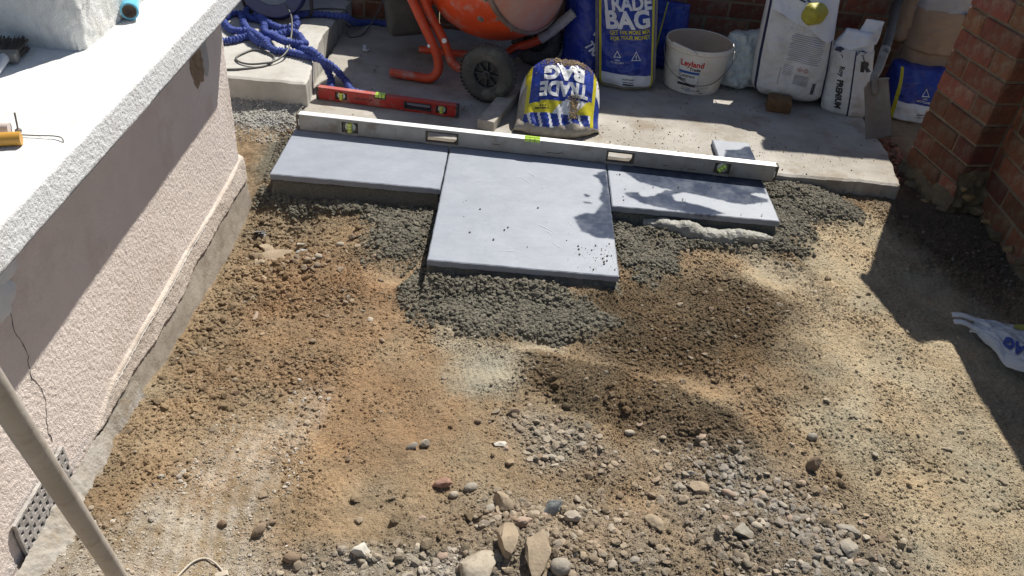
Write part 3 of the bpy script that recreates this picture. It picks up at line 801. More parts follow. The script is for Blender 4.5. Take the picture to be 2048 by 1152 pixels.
# gravel
STONE = attr_mat('stones', .85, .5, 180, .002, .22, 60, .35)
def d_grav(x, y): return np.clip(z_gravel(x, y) ** 2 * (.35 + .65 * sst(-.3, .3, fbm(x, y, .10, 2, 507))) + .016 * (1 - smoothness(x, y)) + .02 * z_white(x, y) + .40 * sblob(x, y, .2, -.5, .17, .07), 0.004, 1)
P = sample(6000, d_grav, -.05, 2.7, -1.85, .1, r1)
x_, y_ = P[:, 0].copy(), P[:, 1].copy()
S = .0018 + .0032 * r1.pareto(1.9, len(P)).clip(0, 3.6)
pal = np.array([[.30, .265, .215], [.34, .29, .225], [.27, .215, .155], [.36, .32, .265], [.29, .225, .165], [.31, .29, .255], [.42, .38, .32], [.30, .235, .18]])
C = (.42 * pal[r1.integers(0, len(pal), len(P))] + .58 * soil_color(x_, y_)) * r1.uniform(.72, 1.15, (len(P), 1))
gb = (blob(x_, y_, 1.52, -1.42, .10, .30, .70) * .45)[:, None]
C = C * (1 - gb) + gb * np.array([.31, .30, .275]) * r1.uniform(.8, 1.15, (len(P), 1))
o = instancer('gravel', place(P, S, .27), S, C, PEBB, I2[1], ISTONE, r1, False, (.5, .8)); tag(o, 'grey and brown gravel pressed into the foreground soil', 'gravel', kind='stuff')
# bigger clods of earth
P = sample(1000, lambda x, y: np.clip(.9 * sblob(x, y, 1.02, -1.55, .22, .12) + .75 * sblob(x, y, .14, -.45, .16, .10) + .55 * sblob(x, y, 1.22, -1.13, .22, .04, -.33) + .35 * sst(.30, .05, x) * sst(-1.5, -1.1, y) + .25 * sblob(x, y, 1.75, -1.5, .12, .3) + .2 * sblob(x, y, 1.95, .12, .2, .08), .004, 1), -.02, 2.5, -1.75, .2, r1)
x_, y_ = P[:, 0].copy(), P[:, 1].copy(); S = .0034 + .0036 * r1.pareto(2.2, len(P)).clip(0, 2.6)
C = soil_color(x_, y_) * r1.uniform(.62, 1.0, (len(P), 1))
o = instancer('earth_clods', place(P, S, .12), S, C, CRUMB, I2[1], ISOIL, r1, False, (.7, 1.0)); tag(o, 'loose brown clods of earth lying on the dug soil', 'soil', kind='stuff')
# grey grit by the concrete step
xs = r1.uniform(-.42, -.015, 5200); ys = r1.uniform(.18, .43, 5200)
k = r1.uniform(size=5200) < .35 + .65 * z_stepgravel(xs, ys); P = np.stack([xs[k], ys[k]], 1)
S = .0014 + .0024 * r1.pareto(2.6, len(P)).clip(0, 2.0)
C = np.array([.42, .41, .375]) * r1.uniform(.7, 1.15, (len(P), 1))
o = scatter_mesh('grit', place(P, S, .2), S, C, *ico(1), STONE, r1, 10, 4); tag(o, 'pale grey grit in the gap below the concrete step', 'grit', kind='stuff')
# soil specks on the concrete patio and brick rubble dust by the pier
xs = r1.uniform(.0, 2.42, 9000); ys = r1.uniform(.22, 1.1, 9000)
dd = .10 + .9 * np.clip(blob(xs, ys, 1.35, .42, .35, .12) + .7 * blob(xs, ys, 1.95, .42, .5, .10) + .5 * blob(xs, ys, 2.1, .95, .3, .2), 0, 1)
k = r1.uniform(size=9000) < dd * .8; P = np.stack([xs[k], ys[k]], 1)
S = .0007 + .0013 * r1.pareto(2.2, len(P)).clip(0, 3)
C = np.array([.22, .165, .105]) * r1.uniform(.7, 1.5, (len(P), 1))
o = scatter_mesh('patio_specks', np.column_stack([P, np.full(len(P), -.0165)]), S, C, *ico(1), SOIL, r1, 8, 3); tag(o, 'soil specks scattered on the concrete patio', 'soil', kind='stuff')
n = 900; t = r1.uniform(size=n)
P = np.stack([2.43 + r1.uniform(0, .12, n), .35 + t * .55], 1); S = .004 + .008 * r1.pareto(2.5, n).clip(0, 1.6)
C = np.array([[.22, .085, .045], [.28, .13, .08], [.16, .10, .07]])[r1.integers(0, 3, n)] * r1.uniform(.7, 1.2, (n, 1))
z = height(P[:, 0], P[:, 1]) + .004
o = scatter_mesh('brick_rubble', np.column_stack([P, z]), S, C, *ico(1), STONE, r1, 8, 5); tag(o, 'red brick crumbs in the strip between patio and pier', 'rubble', kind='stuff')

# ------------------------------------------------------------------ single stones
STONE_OBJ = M('single_stone', (.38, .33, .27), (.28, .235, .185), 25, .9, .6, 120, .003, c3=(.22, .16, .10), s3=18, a3=.5, objrand=.25)
def smat(name, c): return M(name, c, tuple(v * .74 for v in c), 30, .9, .6, 130, .003, c3=(.26, .205, .14), s3=30, a3=.85)
SM = dict(tan=smat('tan_stone', (.34, .27, .19)), pale=smat('pale_stone', (.40, .35, .28)), grey=smat('grey_stone', (.31, .28, .235)), brown=smat('brown_stone', (.22, .16, .11)),
          white=smat('white_stone', (.56, .53, .47)), pink=smat('pink_stone', (.35, .265, .205)), slate=smat('slate_shard', (.29, .32, .32)), red=smat('brick_shard', (.34, .20, .15)), clod=smat('earth_clod', (.15, .10, .065)))
rs = np.random.default_rng(77)
def single(x, y, dims, mat, label, kind='stone', cuts=10, rot=0, tilt=(0, 0), sink=.25, name='stone', noise=.04, group=None, angular=True):
    V = stone_verts(rs, I3[0] if max(dims) > .02 else I2[0], cuts, (.5, .85) if angular else (.85, .98), noise, (1, 1, 1))
    V = V / np.abs(V).max(0)
    V = V * np.asarray(dims)
    V = V + .09 * max(dims) * np.stack([fbm(V[:, 0], V[:, 1] + 3 * V[:, 2], max(dims) * .35, 3, int(rs.integers(999)))] * 3, 1) * (V / (np.linalg.norm(V, axis=1)[:, None] + 1e-9))
    R = np.array(Matrix.Rotation(rot, 3, 'Z') @ Matrix.Rotation(tilt[0], 3, 'X') @ Matrix.Rotation(tilt[1], 3, 'Y'))
    V = V @ R.T
    zmin = V[:, 2].min(); zz = V[:, 2].max() - zmin
    loc = np.array([x, y, float(height(np.array([x]), np.array([y]))[0])])
    V = V + np.array([0, 0, -zmin - sink * zz])
    F = I3[1] if max(dims) > .02 else I2[1]
    o = put(name, V + loc, F, mat, loc=loc, smooth=True)
    if angular: o.data.set_sharp_from_angle(angle=rad(28))
    return tag(o, label, kind, group)
single(.895, -1.590, (.025, .046, .030), SM['tan'], 'pointed tan rock at the bottom centre, middle of three', rot=.12, tilt=(.25, .15), sink=.2, cuts=16)
single(.962, -1.620, (.028, .062, .026), SM['tan'], 'long tan broken block right of the pointed rock, bottom centre', rot=.06, tilt=(.2, -.1), sink=.2, cuts=14)
single(.838, -1.645, (.048, .046, .030), SM['pale'], 'large pale grey rubble block at the bottom edge', rot=.5, tilt=(.2, .1), sink=.25, cuts=14)
single(1.012, -1.640, (.024, .020, .018), SM['grey'], 'round grey-brown cobble at the bottom edge', 'pebble', 2, .3, sink=.1, angular=False)
single(.740, -1.405, (.027, .012, .012), SM['red'], 'brown brick shard with a sharp shadow, lower centre', 'brick shard', 7, .25, (.2, -.3), .05)
single(.806, -1.408, (.018, .012, .011), SM['grey'], 'smooth grey-brown pebble right of the brick shard', 'pebble', 2, .5, angular=False)
single(.768, -1.432, (.012, .010, .010), SM['pale'], 'pale round pebble touching the brick shard', 'pebble', 2, .2, angular=False)
single(.885, -1.455, (.030, .024, .022), SM['tan'], 'tan wedge-shaped stone half sunk in the soil heap', rot=-.5)
single(.998, -1.470, (.017, .006, .030), SM['slate'], 'blue-grey slate shard standing on edge in the heap', 'slate shard', 14, -.5, (-.7, .35), .25)
single(1.045, -1.492, (.022, .017, .022), SM['pale'], 'pale lumpy stone right of the slate shard', rot=.3)
single(.935, -1.515, (.024, .016, .014), SM['pink'], 'pinkish pale stone in the middle of the heap', rot=.6)
single(1.662, -1.262, (.011, .016, .028), SM['brown'], 'brown flint shard standing upright casting a shadow, right of the gravel', 'flint', 9, .2, (.1, .25), .15)
single(1.690, -1.158, (.015, .012, .011), SM['grey'], 'single round grey pebble above the upright flint', 'pebble', 2, .3, angular=False, sink=.1)
single(.655, -1.293, (.019, .010, .010), SM['grey'], 'left half of a broken grey mortar stick, lower left centre', 'mortar lump', 8, .45, (0, -.2), .1)
single(.685, -1.280, (.015, .011, .011), SM['pale'], 'right half of a broken grey mortar stick, lower left centre', 'mortar lump', 8, .4, (0, -.1), .1)
single(.872, -1.250, (.017, .012, .006), SM['white'], 'flat white flake above the gravel, centre', 'flake', 9, .2)
single(.582, -1.610, (.022, .018, .016), SM['white'], 'pale grey chunk at the bottom, left of centre', rot=.1)
single(.560, -1.520, (.012, .009, .007), SM['tan'], 'small tan stone alone on the trodden soil, lower left centre', rot=.4)
single(.440, -1.640, (.018, .013, .013), SM['brown'], 'brown-grey pebble at the bottom left', 'pebble', 2, .2, angular=False)
single(1.690, -1.500, (.024, .027, .016), SM['grey'], 'large flat grey rock at the right edge of the gravel', rot=.5)
single(1.705, -1.440, (.032, .018, .013), SM['grey'], 'grey-brown oblong rock above the large flat rock', rot=-.5)
single(1.236, -1.480, (.026, .018, .009), SM['tan'], 'flat tan stone set in the gravel, bottom centre right', rot=-.9)
single(1.358, -1.360, (.025, .018, .008), SM['tan'], 'wide flat buff stone in the upper gravel', rot=-.3)
single(1.430, -1.370, (.020, .010, .009), SM['pink'], 'smooth pinkish oval pebble in the upper gravel', 'pebble', 2, -.5, angular=False)
single(1.438, -1.490, (.024, .022, .011), SM['grey'], 'flat dark grey stone in the middle gravel', rot=.3)
single(1.203, -1.193, (.014, .009, .008), SM['pale'], 'pale pebble at the foot of the dark soil ridge', 'pebble', 2, .1, angular=False)
single(.125, -.815, (.007, .024, .007), SM['pink'], 'long pinkish splinter of stone near the plinth', 'splinter', 9, .1)
single(.463, -.803, (.010, .013, .005), SM['pale'], 'pale triangular flake on the red-brown soil', 'flake', 8, .5)
single(.395, -.728, (.009, .010, .006), SM['tan'], 'small tan chip on the red-brown soil', 'chip', 8, .9)
single(.165, -.412, (.022, .011, .012), SM['pale'], 'pale cylinder-like stone on the rubble below the left slab', rot=.6, tilt=(.2, .2))
single(.105, -.470, (.060, .036, .011), SM['tan'], 'broad flat buff stone lying in the rubble below the left slab', rot=.35, tilt=(.15, .1))
single(.045, -.415, (.036, .024, .010), SM['tan'], 'flat buff stone tilted against the plinth corner', rot=-.3, tilt=(-.2, .25))
single(.190, -.470, (.030, .012, .006), SM['slate'], 'thin slate sliver lying across the rubble', 'slate shard', 12, .5, (.2, .1))
single(.330, -.395, (.016, .012, .011), SM['brown'], 'brown lump at the right end of the rubble bank', 'clod', 8, .4)
single(.020, -.480, (.020, .016, .014), SM['brown'], 'brown lump at the plinth foot below the bracket', 'clod', 9, .1)
single(.245, -.520, (.014, .011, .010), SM['pale'], 'round pale pebble below the flat buff stone', 'pebble', 2, .2, angular=False)
single(.215, -.540, (.012, .009, .009), SM['tan'], 'tan pebble left of the round pale pebble', 'pebble', 2, .8, angular=False)
single(.300, -.440, (.014, .011, .010), SM['pale'], 'pale pebble on the rubble bank, right end', 'pebble', 2, .4, angular=False)
single(.060, -.545, (.018, .013, .011), SM['tan'], 'lumpy tan stone against the plinth foot', rot=.3)
single(.176, -1.160, (.013, .010, .009), SM['clod'], 'dark clod of earth near the plinth', 'clod', 7, .3)
single(.277, -1.582, (.011, .009, .009), SM['clod'], 'dark clod on the white dusted strip', 'clod', 7, .2)
single(.355, -1.585, (.018, .014, .015), SM['brown'], 'larger brown clod right of the white dusted strip', 'clod', 7, .6)
single(.375, -1.560, (.010, .009, .009), SM['brown'], 'smaller brown clod right of the white dusted strip', 'clod', 7, .1)
single(.809, -1.182, (.010, .007, .006), SM['brown'], 'dark oval pebble on the pale trodden soil', 'pebble', 2, .1, angular=False)
single(.901, -1.142, (.016, .012, .011), SM['brown'], 'brown earth clod on the pale grey trodden patch', 'clod', 6, .2)
random.seed(5)
WORDS = [('grey', 'grey pebble half buried in the foreground gravel'), ('tan', 'tan pebble half buried in the foreground gravel'), ('pale', 'pale pebble half buried in the foreground gravel'),
         ('brown', 'brown pebble half buried in the foreground gravel'), ('pink', 'pinkish pebble half buried in the foreground gravel')]
P = sample(120, lambda x, y: np.clip(z_gravel(x, y), 0, 1), .5, 2.0, -1.72, -1.1, r1)
for (x, y) in P:
    w, lab = WORDS[int(rs.integers(5))]; s = rs.uniform(.007, .0155)
    single(float(x), float(y), (s, s * rs.uniform(.55, .9), s * rs.uniform(.35, .6)), SM[w], lab, 'pebble', int(rs.integers(8, 15)), rs.uniform(0, 3), (rs.uniform(-.3, .3), rs.uniform(-.3, .3)), .48, 'pebble', .05, w + ' gravel pebbles', angular=rs.uniform() < .8)

# ------------------------------------------------------------------ text and printed marks
def text_mesh(body, size, bold=.0, xs=1.0, cell=.012):
    cu = bpy.data.curves.new('t', 'FONT'); cu.body = body; cu.size = size; cu.align_x = 'CENTER'; cu.align_y = 'CENTER'; cu.offset = bold; cu.resolution_u = 3
    ob = bpy.data.objects.new('t', cu); COL.objects.link(ob)
    dg = bpy.context.evaluated_depsgraph_get(); dg.update()
    me = bpy.data.meshes.new_from_object(ob.evaluated_get(dg))
    bm = bmesh.new(); bm.from_mesh(me)
    bpy.data.objects.remove(ob); bpy.data.curves.remove(cu); bpy.data.meshes.remove(me)
    for v in bm.verts: v.co.x *= xs
    if cell and bm.verts:
        lo = [min(v.co[i] for v in bm.verts) for i in (0, 1)]; hi = [max(v.co[i] for v in bm.verts) for i in (0, 1)]
        for ax in (0, 1):
            t = lo[ax] + cell
            while t < hi[ax]:
                co = Vector((0, 0, 0)); co[ax] = t; no = Vector((0, 0, 0)); no[ax] = 1
                bmesh.ops.bisect_plane(bm, geom=list(bm.verts) + list(bm.edges) + list(bm.faces), plane_co=co, plane_no=no); t += cell
    bm.verts.index_update()
    V = np.array([v.co[:2] for v in bm.verts]).reshape(-1, 2); F = [[v.index for v in f.verts] for f in bm.faces]; bm.free()
    return V, F
def rect(w, h, cell=.012):
    nx = max(2, int(w / cell) + 1); ny = max(2, int(h / cell) + 1)
    u, v = np.meshgrid(np.linspace(-w / 2, w / 2, nx), np.linspace(-h / 2, h / 2, ny))
    return np.stack([u.ravel(), v.ravel()], 1), grid_faces(nx, ny).tolist()
def outline(pts, w):
    """closed polyline ring of width w"""
    P = np.asarray(pts, float); n = len(P); c = P.mean(0); V = []; F = []
    for p in P:
        d = p - c; L_ = np.linalg.norm(d); V.append(p); V.append(c + d * (1 - w / L_))
    for i in range(n):
        j = (i + 1) % n; F.append((2 * i, 2 * j, 2 * j + 1, 2 * i + 1))
    return np.array(V), F
def joinp(*parts):
    V = []; F = []
    for v, f in parts:
        o = len(V); V += [tuple(a) for a in v]; F += [tuple(i + o for i in q) for q in f]
    return np.array(V), F
def shift(p, x, y, r=0): 
    c, s = math.cos(r), math.sin(r); v = np.asarray(p[0]); return np.stack([c * v[:, 0] - s * v[:, 1] + x, s * v[:, 0] + c * v[:, 1] + y], 1), p[1]
def decal(name, p, fn, mat, parent):
    """lay a flat 2-D print on a surface given by fn(x, y) -> point"""
    return put(name, fn(p[0][:, 0], p[0][:, 1]), p[1], mat, parent)

PB = M('blue_print_plastic', (.018, .045, .30), (.014, .036, .25), 12, .34, .8, 16, .020, c3=(.10, .12, .26), s3=9, a3=.5)
PW = M('white_print', (.74, .76, .78), (.66, .68, .71), 15, .42, .5, 18, .012, c3=(.55, .52, .46), s3=10, a3=.4)
PY_ = M('yellow_print', (.62, .56, .03), (.55, .48, .02), 15, .38)
PC = M('clear_sack_sand', (.38, .345, .29), (.27, .245, .20), 30, .35, .5, 90, .004)
WSACK = M('white_woven_sack', (.66, .67, .66), (.56, .56, .55), 7, .6, .8, 22, .014, c3=(.48, .44, .38), s3=7, a3=.45)
NAVY = M('navy_print', (.012, .016, .06), (.02, .025, .08), 20, .5)
INK = M('black_print', (.02, .02, .022), (.03, .03, .03), 20, .5)
REDP = M('red_print', (.55, .025, .02), (.5, .03, .02), 20, .45)
GREYP = M('grey_print', (.25, .26, .32), (.30, .31, .36), 200, .6)
POLY = M('milky_polythene', (.78, .82, .86), (.70, .74, .78), 9, .2, .7, 34, .010, alpha=.66)
PAPER = M('brown_paper_sack', (.36, .26, .18), (.29, .205, .14), 8, .8, .5, 30, .005)

class Sack:
    """soft sack: s in [-1,1] across, v in [0,1] up; front faces local -y"""
    def __init__(q, base, w, h, d, yaw=0, lean=0, side=0, prof=None, seed=0, wr=.013, p=2.6, topw=1.0, topd=.15, roll=0):
        q.base = np.array(base, float); q.w = w / 2; q.h = h; q.d = d / 2; q.lean = lean; q.side = side; q.seed = seed; q.wr = wr; q.p = p; q.topw = topw; q.topd = topd
        q.R = np.array(rotz(yaw)); q.roll = roll
    def W(q, v): return q.w * (1 - (1 - q.topw) * sst(.3, 1, v)) * (1 - .16 * np.clip(1 - v / .10, 0, 1) ** 2)
    def D(q, v): return q.d * (q.topd + (1 - q.topd) * (1 - np.clip((v - .25) / .75, 0, 1) ** 2.2)) * np.sqrt(np.clip(1 - .55 * np.clip(1 - v / .10, 0, 1) ** 2, 0, 1))
    def at(q, s, v, front=True, off=0.0):
        s = np.asarray(s, float); v = np.asarray(v, float)
        sc = np.clip(s, -1, 1)
        prof = (1 - np.abs(sc) ** q.p) ** (1 / q.p)
        sg = -1 if front else 1
        dep = q.D(v) * prof
        wob = q.wr * (fbm(s * q.w * 1.0 + (0 if front else 9), v * q.h, .10, 3, q.seed) + .6 * np.abs(fbm(s * q.w + .6 * v * q.h, v * q.h * .45, .045, 3, q.seed + 9)) + .35 * fbm(s * q.w * .6 - .8 * v * q.h, v * q.h, .022, 2, q.seed + 19))
        x = sc * q.W(v) + q.side * v * q.h
        y = sg * (dep + (wob + off) * (1 - .8 * np.abs(sc) ** 8)) + q.lean * v * q.h
        z = v * q.h + .02 * q.h * wob / max(q.wr, 1e-4) * sst(.9, 1, v) - q.roll * sc * q.w
        L_ = np.stack([x, y, z], -1)
        return L_ @ q.R.T + q.base
    def mesh(q, name, zone, mats, parent, ns=44, nv=56, vtop=1.0):
        t = np.linspace(-1, 1, ns); t = np.sign(t) * (1 - (1 - np.abs(t)) ** 1.6)
        v = np.linspace(0, vtop, nv)
        S_, V_ = np.meshgrid(t, v)
        A = q.at(S_.ravel(), V_.ravel(), True); B_ = q.at(S_.ravel()[:], V_.ravel(), False)
        F = grid_faces(ns, nv); Fb = F[:, ::-1] + len(A)
        sc = (S_[:-1, :-1] + S_[1:, 1:]) / 2; vc = (V_[:-1, :-1] + V_[1:, 1:]) / 2
        mi = np.array([zone(a, b) for a, b in zip(sc.ravel(), vc.ravel())])
        idx = np.arange(ns)
        bot = np.stack([idx[:-1], idx[:-1] + len(A), idx[1:] + len(A), idx[1:]], 1)
        k = (nv - 1) * ns; top = np.stack([k + idx[1:], k + idx[1:] + len(A), k + idx[:-1] + len(A), k + idx[:-1]], 1)
        Fa = np.vstack([F, Fb, bot, top]); mi = np.concatenate([mi, mi, np.zeros(2 * (ns - 1))])
        return put(name, np.vstack([A, B_]), Fa, mats, parent, mi, True)
    def pr(q, name, p, s0, v0, mat, parent, rot=0, off=.0018):
        """print p (metres) centred at s0, v0 on the front"""
        V = np.asarray(p[0]); c, s = math.cos(rot), math.sin(rot)
        X = c * V[:, 0] - s * V[:, 1]; Yy = s * V[:, 0] + c * V[:, 1]
        v = v0 + Yy / q.h; ss = s0 + X / q.W(np.clip(v, 0, 1))
        return put(name, q.at(ss, v, True, off), p[1], mat, parent)
TRI = [(math.cos(rad(90 + 120 * i)), math.sin(rad(90 + 120 * i))) for i in range(3)]
def trade_zone(s, v):
    if abs(s) > .91: return 3
    if .80 < abs(s) < .86: return 1
    if v < .055: return 3
    if v < .17 and abs(s) < .80: return 2
    return 0
def trade_bag(name, base, w, h, d, label, yaw=0, lean=.05, side=0, seed=0, wr=.018, texts=True, topw=1.0, group=None, zone=None):
    t = empty(name, base, label, 'bag', group)
    q = Sack(base, w, h, d, yaw, lean, side, seed=seed, topw=topw, topd=.5, wr=wr)
    q.mesh('sack', zone or trade_zone, [PB, PY_, PW, PC], t)
    if texts:
        q.pr('lettering', text_mesh('TRADE', .078, .003, .92), -.02, .800, PW, t, rot=.10)
        q.pr('lettering', text_mesh('BAG', .098, .004, 1.05), .02, .660, PW, t, rot=.10)
        q.pr('lettering', joinp(shift(text_mesh('GET 10% MORE MIX', .0235, .0006, .88), 0, .012), shift(text_mesh('FOR YOUR MONEY', .0235, .0006, .88), 0, -.012)), .1, .535, PY_, t, rot=.10)
        q.pr('recycling_mark', joinp(outline(np.array(TRI) * .021, .007), shift(text_mesh('LDPE', .010, .0002), 0, -.021), shift(text_mesh('RECYCLABLE', .010, .0002), 0, -.032)), -.30, .34, PW, t)
        q.pr('warning_mark', joinp(outline(np.array(TRI) * .027, .006), shift(text_mesh('!', .024, .001), 0, 0)), .30, .335, PW, t)
        q.pr('small_print', joinp(shift(text_mesh('SHARP SAND', .009, .0002), 0, .008), shift(rect(.05, .003), 0, -.004), shift(rect(.05, .007), 0, -.014)), .05, .105, INK, t)
    return t, q

# ------------------------------------------------------------------ paving slabs
def slate_mat():
    m, n, l, b = nodes('grey_slate')
    tc = n.new('ShaderNodeTexCoord'); at = n.new('ShaderNodeAttribute'); at.attribute_name = 'wet'
    n1 = n.new('ShaderNodeTexNoise'); n1.inputs['Scale'].default_value = 9; n1.inputs['Detail'].default_value = 12; n1.inputs['Roughness'].default_value = .78
    mp = n.new('ShaderNodeMapping'); mp.inputs['Scale'].default_value = (1, 1.5, 1); mp.inputs['Rotation'].default_value = (0, 0, .3)
    l.new(tc.outputs['Object'], mp.inputs[0]); l.new(mp.outputs[0], n1.inputs['Vector'])
    rp = n.new('ShaderNodeValToRGB'); rp.color_ramp.elements[0].position = .25; rp.color_ramp.elements[1].position = .78
    rp.color_ramp.elements[0].color = (.21, .236, .285, 1); rp.color_ramp.elements[1].color = (.315, .345, .40, 1)
    l.new(n1.outputs['Fac'], rp.inputs[0])
    # chalky scuffs
    n2 = n.new('ShaderNodeTexNoise'); n2.inputs['Scale'].default_value = 7; n2.inputs['Detail'].default_value = 10; n2.inputs['Roughness'].default_value = .8
    mp2 = n.new('ShaderNodeMapping'); mp2.inputs['Scale'].default_value = (1, 6, 1); mp2.inputs['Rotation'].default_value = (0, 0, .75)
    l.new(tc.outputs['Object'], mp2.inputs[0]); l.new(mp2.outputs[0], n2.inputs['Vector'])
    r2 = n.new('ShaderNodeValToRGB'); r2.color_ramp.elements[0].position = .60; r2.color_ramp.elements[1].position = .74
    l.new(n2.outputs['Fac'], r2.inputs[0])
    m1 = n.new('ShaderNodeMixRGB'); m1.inputs[2].default_value = (.56, .58, .61, 1)
    mm = n.new('ShaderNodeMath'); mm.operation = 'MULTIPLY'; mm.inputs[1].default_value = .5
    l.new(r2.outputs[0], mm.inputs[0]); l.new(mm.outputs[0], m1.inputs[0]); l.new(rp.outputs[0], m1.inputs[1])
    m2 = n.new('ShaderNodeMixRGB'); m2.inputs[2].default_value = (.045, .058, .092, 1)
    l.new(at.outputs['Fac'], m2.inputs[0]); l.new(m1.outputs[0], m2.inputs[1]); l.new(m2.outputs[0], b.inputs['Base Color'])
    mr = n.new('ShaderNodeMapRange'); mr.inputs[3].default_value = .52; mr.inputs[4].default_value = .12
    l.new(at.outputs['Fac'], mr.inputs[0]); l.new(mr.outputs[0], b.inputs['Roughness'])
    nb = n.new('ShaderNodeTexNoise'); nb.inputs['Scale'].default_value = 60; nb.inputs['Detail'].default_value = 6
    l.new(tc.outputs['Object'], nb.inputs['Vector'])
    bp = n.new('ShaderNodeBump'); bp.inputs['Strength'].default_value = .25; bp.inputs['Distance'].default_value = .0012
    l.new(nb.outputs['Fac'], bp.inputs['Height']); l.new(bp.outputs[0], b.inputs['Normal'])
    b.inputs['Specular IOR Level'].default_value = .4
    return m
SLATE = slate_mat()
def inpoly(x, y, poly):
    r = np.zeros(len(x), bool); n = len(poly)
    for i in range(n):
        x1, y1 = poly[i]; x2, y2 = poly[(i + 1) % n]
        c = (y1 > y) != (y2 > y)
        with np.errstate(all='ignore'): r ^= c & (x < (x2 - x1) * (y - y1) / (y2 - y1) + x1)
    return r
def slab(name, x0, x1, y0, y1, z, label, wet=(), seed=0, thick=.022, step=.0035, tilt=(0, 0), rot=0):
    nx = int((x1 - x0) / step); ny = int((y1 - y0) / step)
    u, v = np.meshgrid(np.linspace(0, 1, nx), np.linspace(0, 1, ny)); u = u.ravel(); v = v.ravel()
    x = x0 + (x1 - x0) * u; y = y0 + (y1 - y0) * v
    d = np.minimum(np.minimum(u, 1 - u) * (x1 - x0), np.minimum(v, 1 - v) * (y1 - y0))
    xw = x + .011 * fbm(x, y, .03, 4, seed + 1, .65); yw = y + .011 * fbm(x, y, .03, 4, seed + 2, .65)
    w = np.zeros(len(x))
    for pl_ in wet: w = np.maximum(w, inpoly(xw, yw, pl_).astype(float))
    if len(wet):
        W2 = w.reshape(ny, nx)
        for _ in range(2): W2 = (W2 + np.roll(W2, 1, 0) + np.roll(W2, -1, 0) + np.roll(W2, 1, 1) + np.roll(W2, -1, 1)) / 5
        w = W2.ravel() * np.clip(.92 + .35 * fbm(x, y, .06, 5, seed + 5, .7), .45, 1)
    if tilt: zt = z + tilt[0] * (u - .5) * (x1 - x0) + tilt[1] * (v - .5) * (y1 - y0)
    zz = zt + .0008 * fbm(x, y, .09, 3, seed) - .0025 * np.clip(1 - d / .0035, 0, 1)
    ex = .0012 * fbm(y, x * 0, .02, 3, seed + 8) * (sst(.995, 1, u) + sst(.005, 0, u)); ey = .0014 * fbm(x, y * 0, .02, 3, seed + 9) * (sst(.99, 1, v) + sst(.01, 0, v))
    V = np.stack([x + ex, y + ey, zz], 1); F = grid_faces(nx, ny).tolist()
    ring = list(range(nx)) + [nx * (j + 1) - 1 for j in range(1, ny)] + [nx * (ny - 1) + i for i in range(nx - 2, -1, -1)] + [nx * j for j in range(ny - 2, 0, -1)]
    n0 = len(V); Vl = V[ring].copy(); Vl[:, 2] = zt[ring] - thick + .002 * fbm(Vl[:, 0], Vl[:, 1], .03, 3, seed + 4)
    V = np.vstack([V, Vl]); k = len(ring)
    for i in range(k): F.append([ring[i], n0 + i, n0 + (i + 1) % k, ring[(i + 1) % k]])
    F.append([n0 + i for i in range(k)][::-1])
    if rot:
        cx, cy = (x0 + x1) / 2, (y0 + y1) / 2; c, s = math.cos(rot), math.sin(rot)
        dx, dy = V[:, 0] - cx, V[:, 1] - cy; V[:, 0] = cx + c * dx - s * dy; V[:, 1] = cy + s * dx + c * dy
    loc = ((x0 + x1) / 2, (y0 + y1) / 2, z - thick)
    o = put(name, V, F, SLATE, loc=loc)
    a = o.data.attributes.new('wet', 'FLOAT', 'POINT'); ww = np.zeros(len(V), np.float32); ww[:len(w)] = w; a.data.foreach_set('value', ww)
    return tag(o, label, 'paving slab' if thick > .02 else 'slate', None)
Mwet = [(1.067, -.276), (1.103, -.244), (1.150, -.235), (1.177, -.157), (1.165, -.126), (1.185, -.05), (1.175, .01), (1.155, .035), (1.205, .087), (1.215, -.269), (1.215, -.388), (1.157, -.392), (1.095, -.360)]
Mw2 = [(1.105, -.115), (1.125, -.125), (1.135, -.112), (1.115, -.105)]; Mw3 = [(1.10, -.17), (1.135, -.175), (1.145, -.165), (1.115, -.16)]
Rwet1 = [(1.257, .096), (1.326, .013), (1.417, -.016), (1.543, -.041), (1.648, -.076), (1.702, -.081), (1.79, -.049), (1.80, -.02), (1.765, -.01), (1.74, .005), (1.765, .018), (1.80, .01), (1.819, .22), (1.3, .22)]
Rwet2 = [(1.264, -.072), (1.311, -.056), (1.321, -.083), (1.373, -.078), (1.415, -.027), (1.49, -.021), (1.439, -.059), (1.447, -.097), (1.532, -.114), (1.624, -.16), (1.576, -.178), (1.435, -.168), (1.33, -.141), (1.271, -.096)]
slab('paving_slab', 0, .600, -.163, .205, 0, 'dry grey slate slab on the left, under the left end of the long level', (), 11)
Mslab = slab('paving_slab', .606, 1.206, -.600, .205, 0, 'large grey slate slab in the middle reaching nearest the camera', (Mwet, Mw2, Mw3), 22)
slab('paving_slab', 1.211, 1.811, -.175, .205, -.001, 'grey slate slab on the right with dark wet streaks', (Rwet1, Rwet2), 33, tilt=(-.004, 0))
slab('slate_offcut', 1.664, 1.816, .262, .425, .004, 'small square slate offcut behind the right end of the long level', ([(1.70, .34), (1.766, .35), (1.793, .386), (1.83, .39), (1.83, .255), (1.68, .255)],), 44, .019)
CHALK = M('chalk_scuff', (.62, .64, .67), (.52, .54, .57), 120, .8)
rc_ = np.random.default_rng(6)
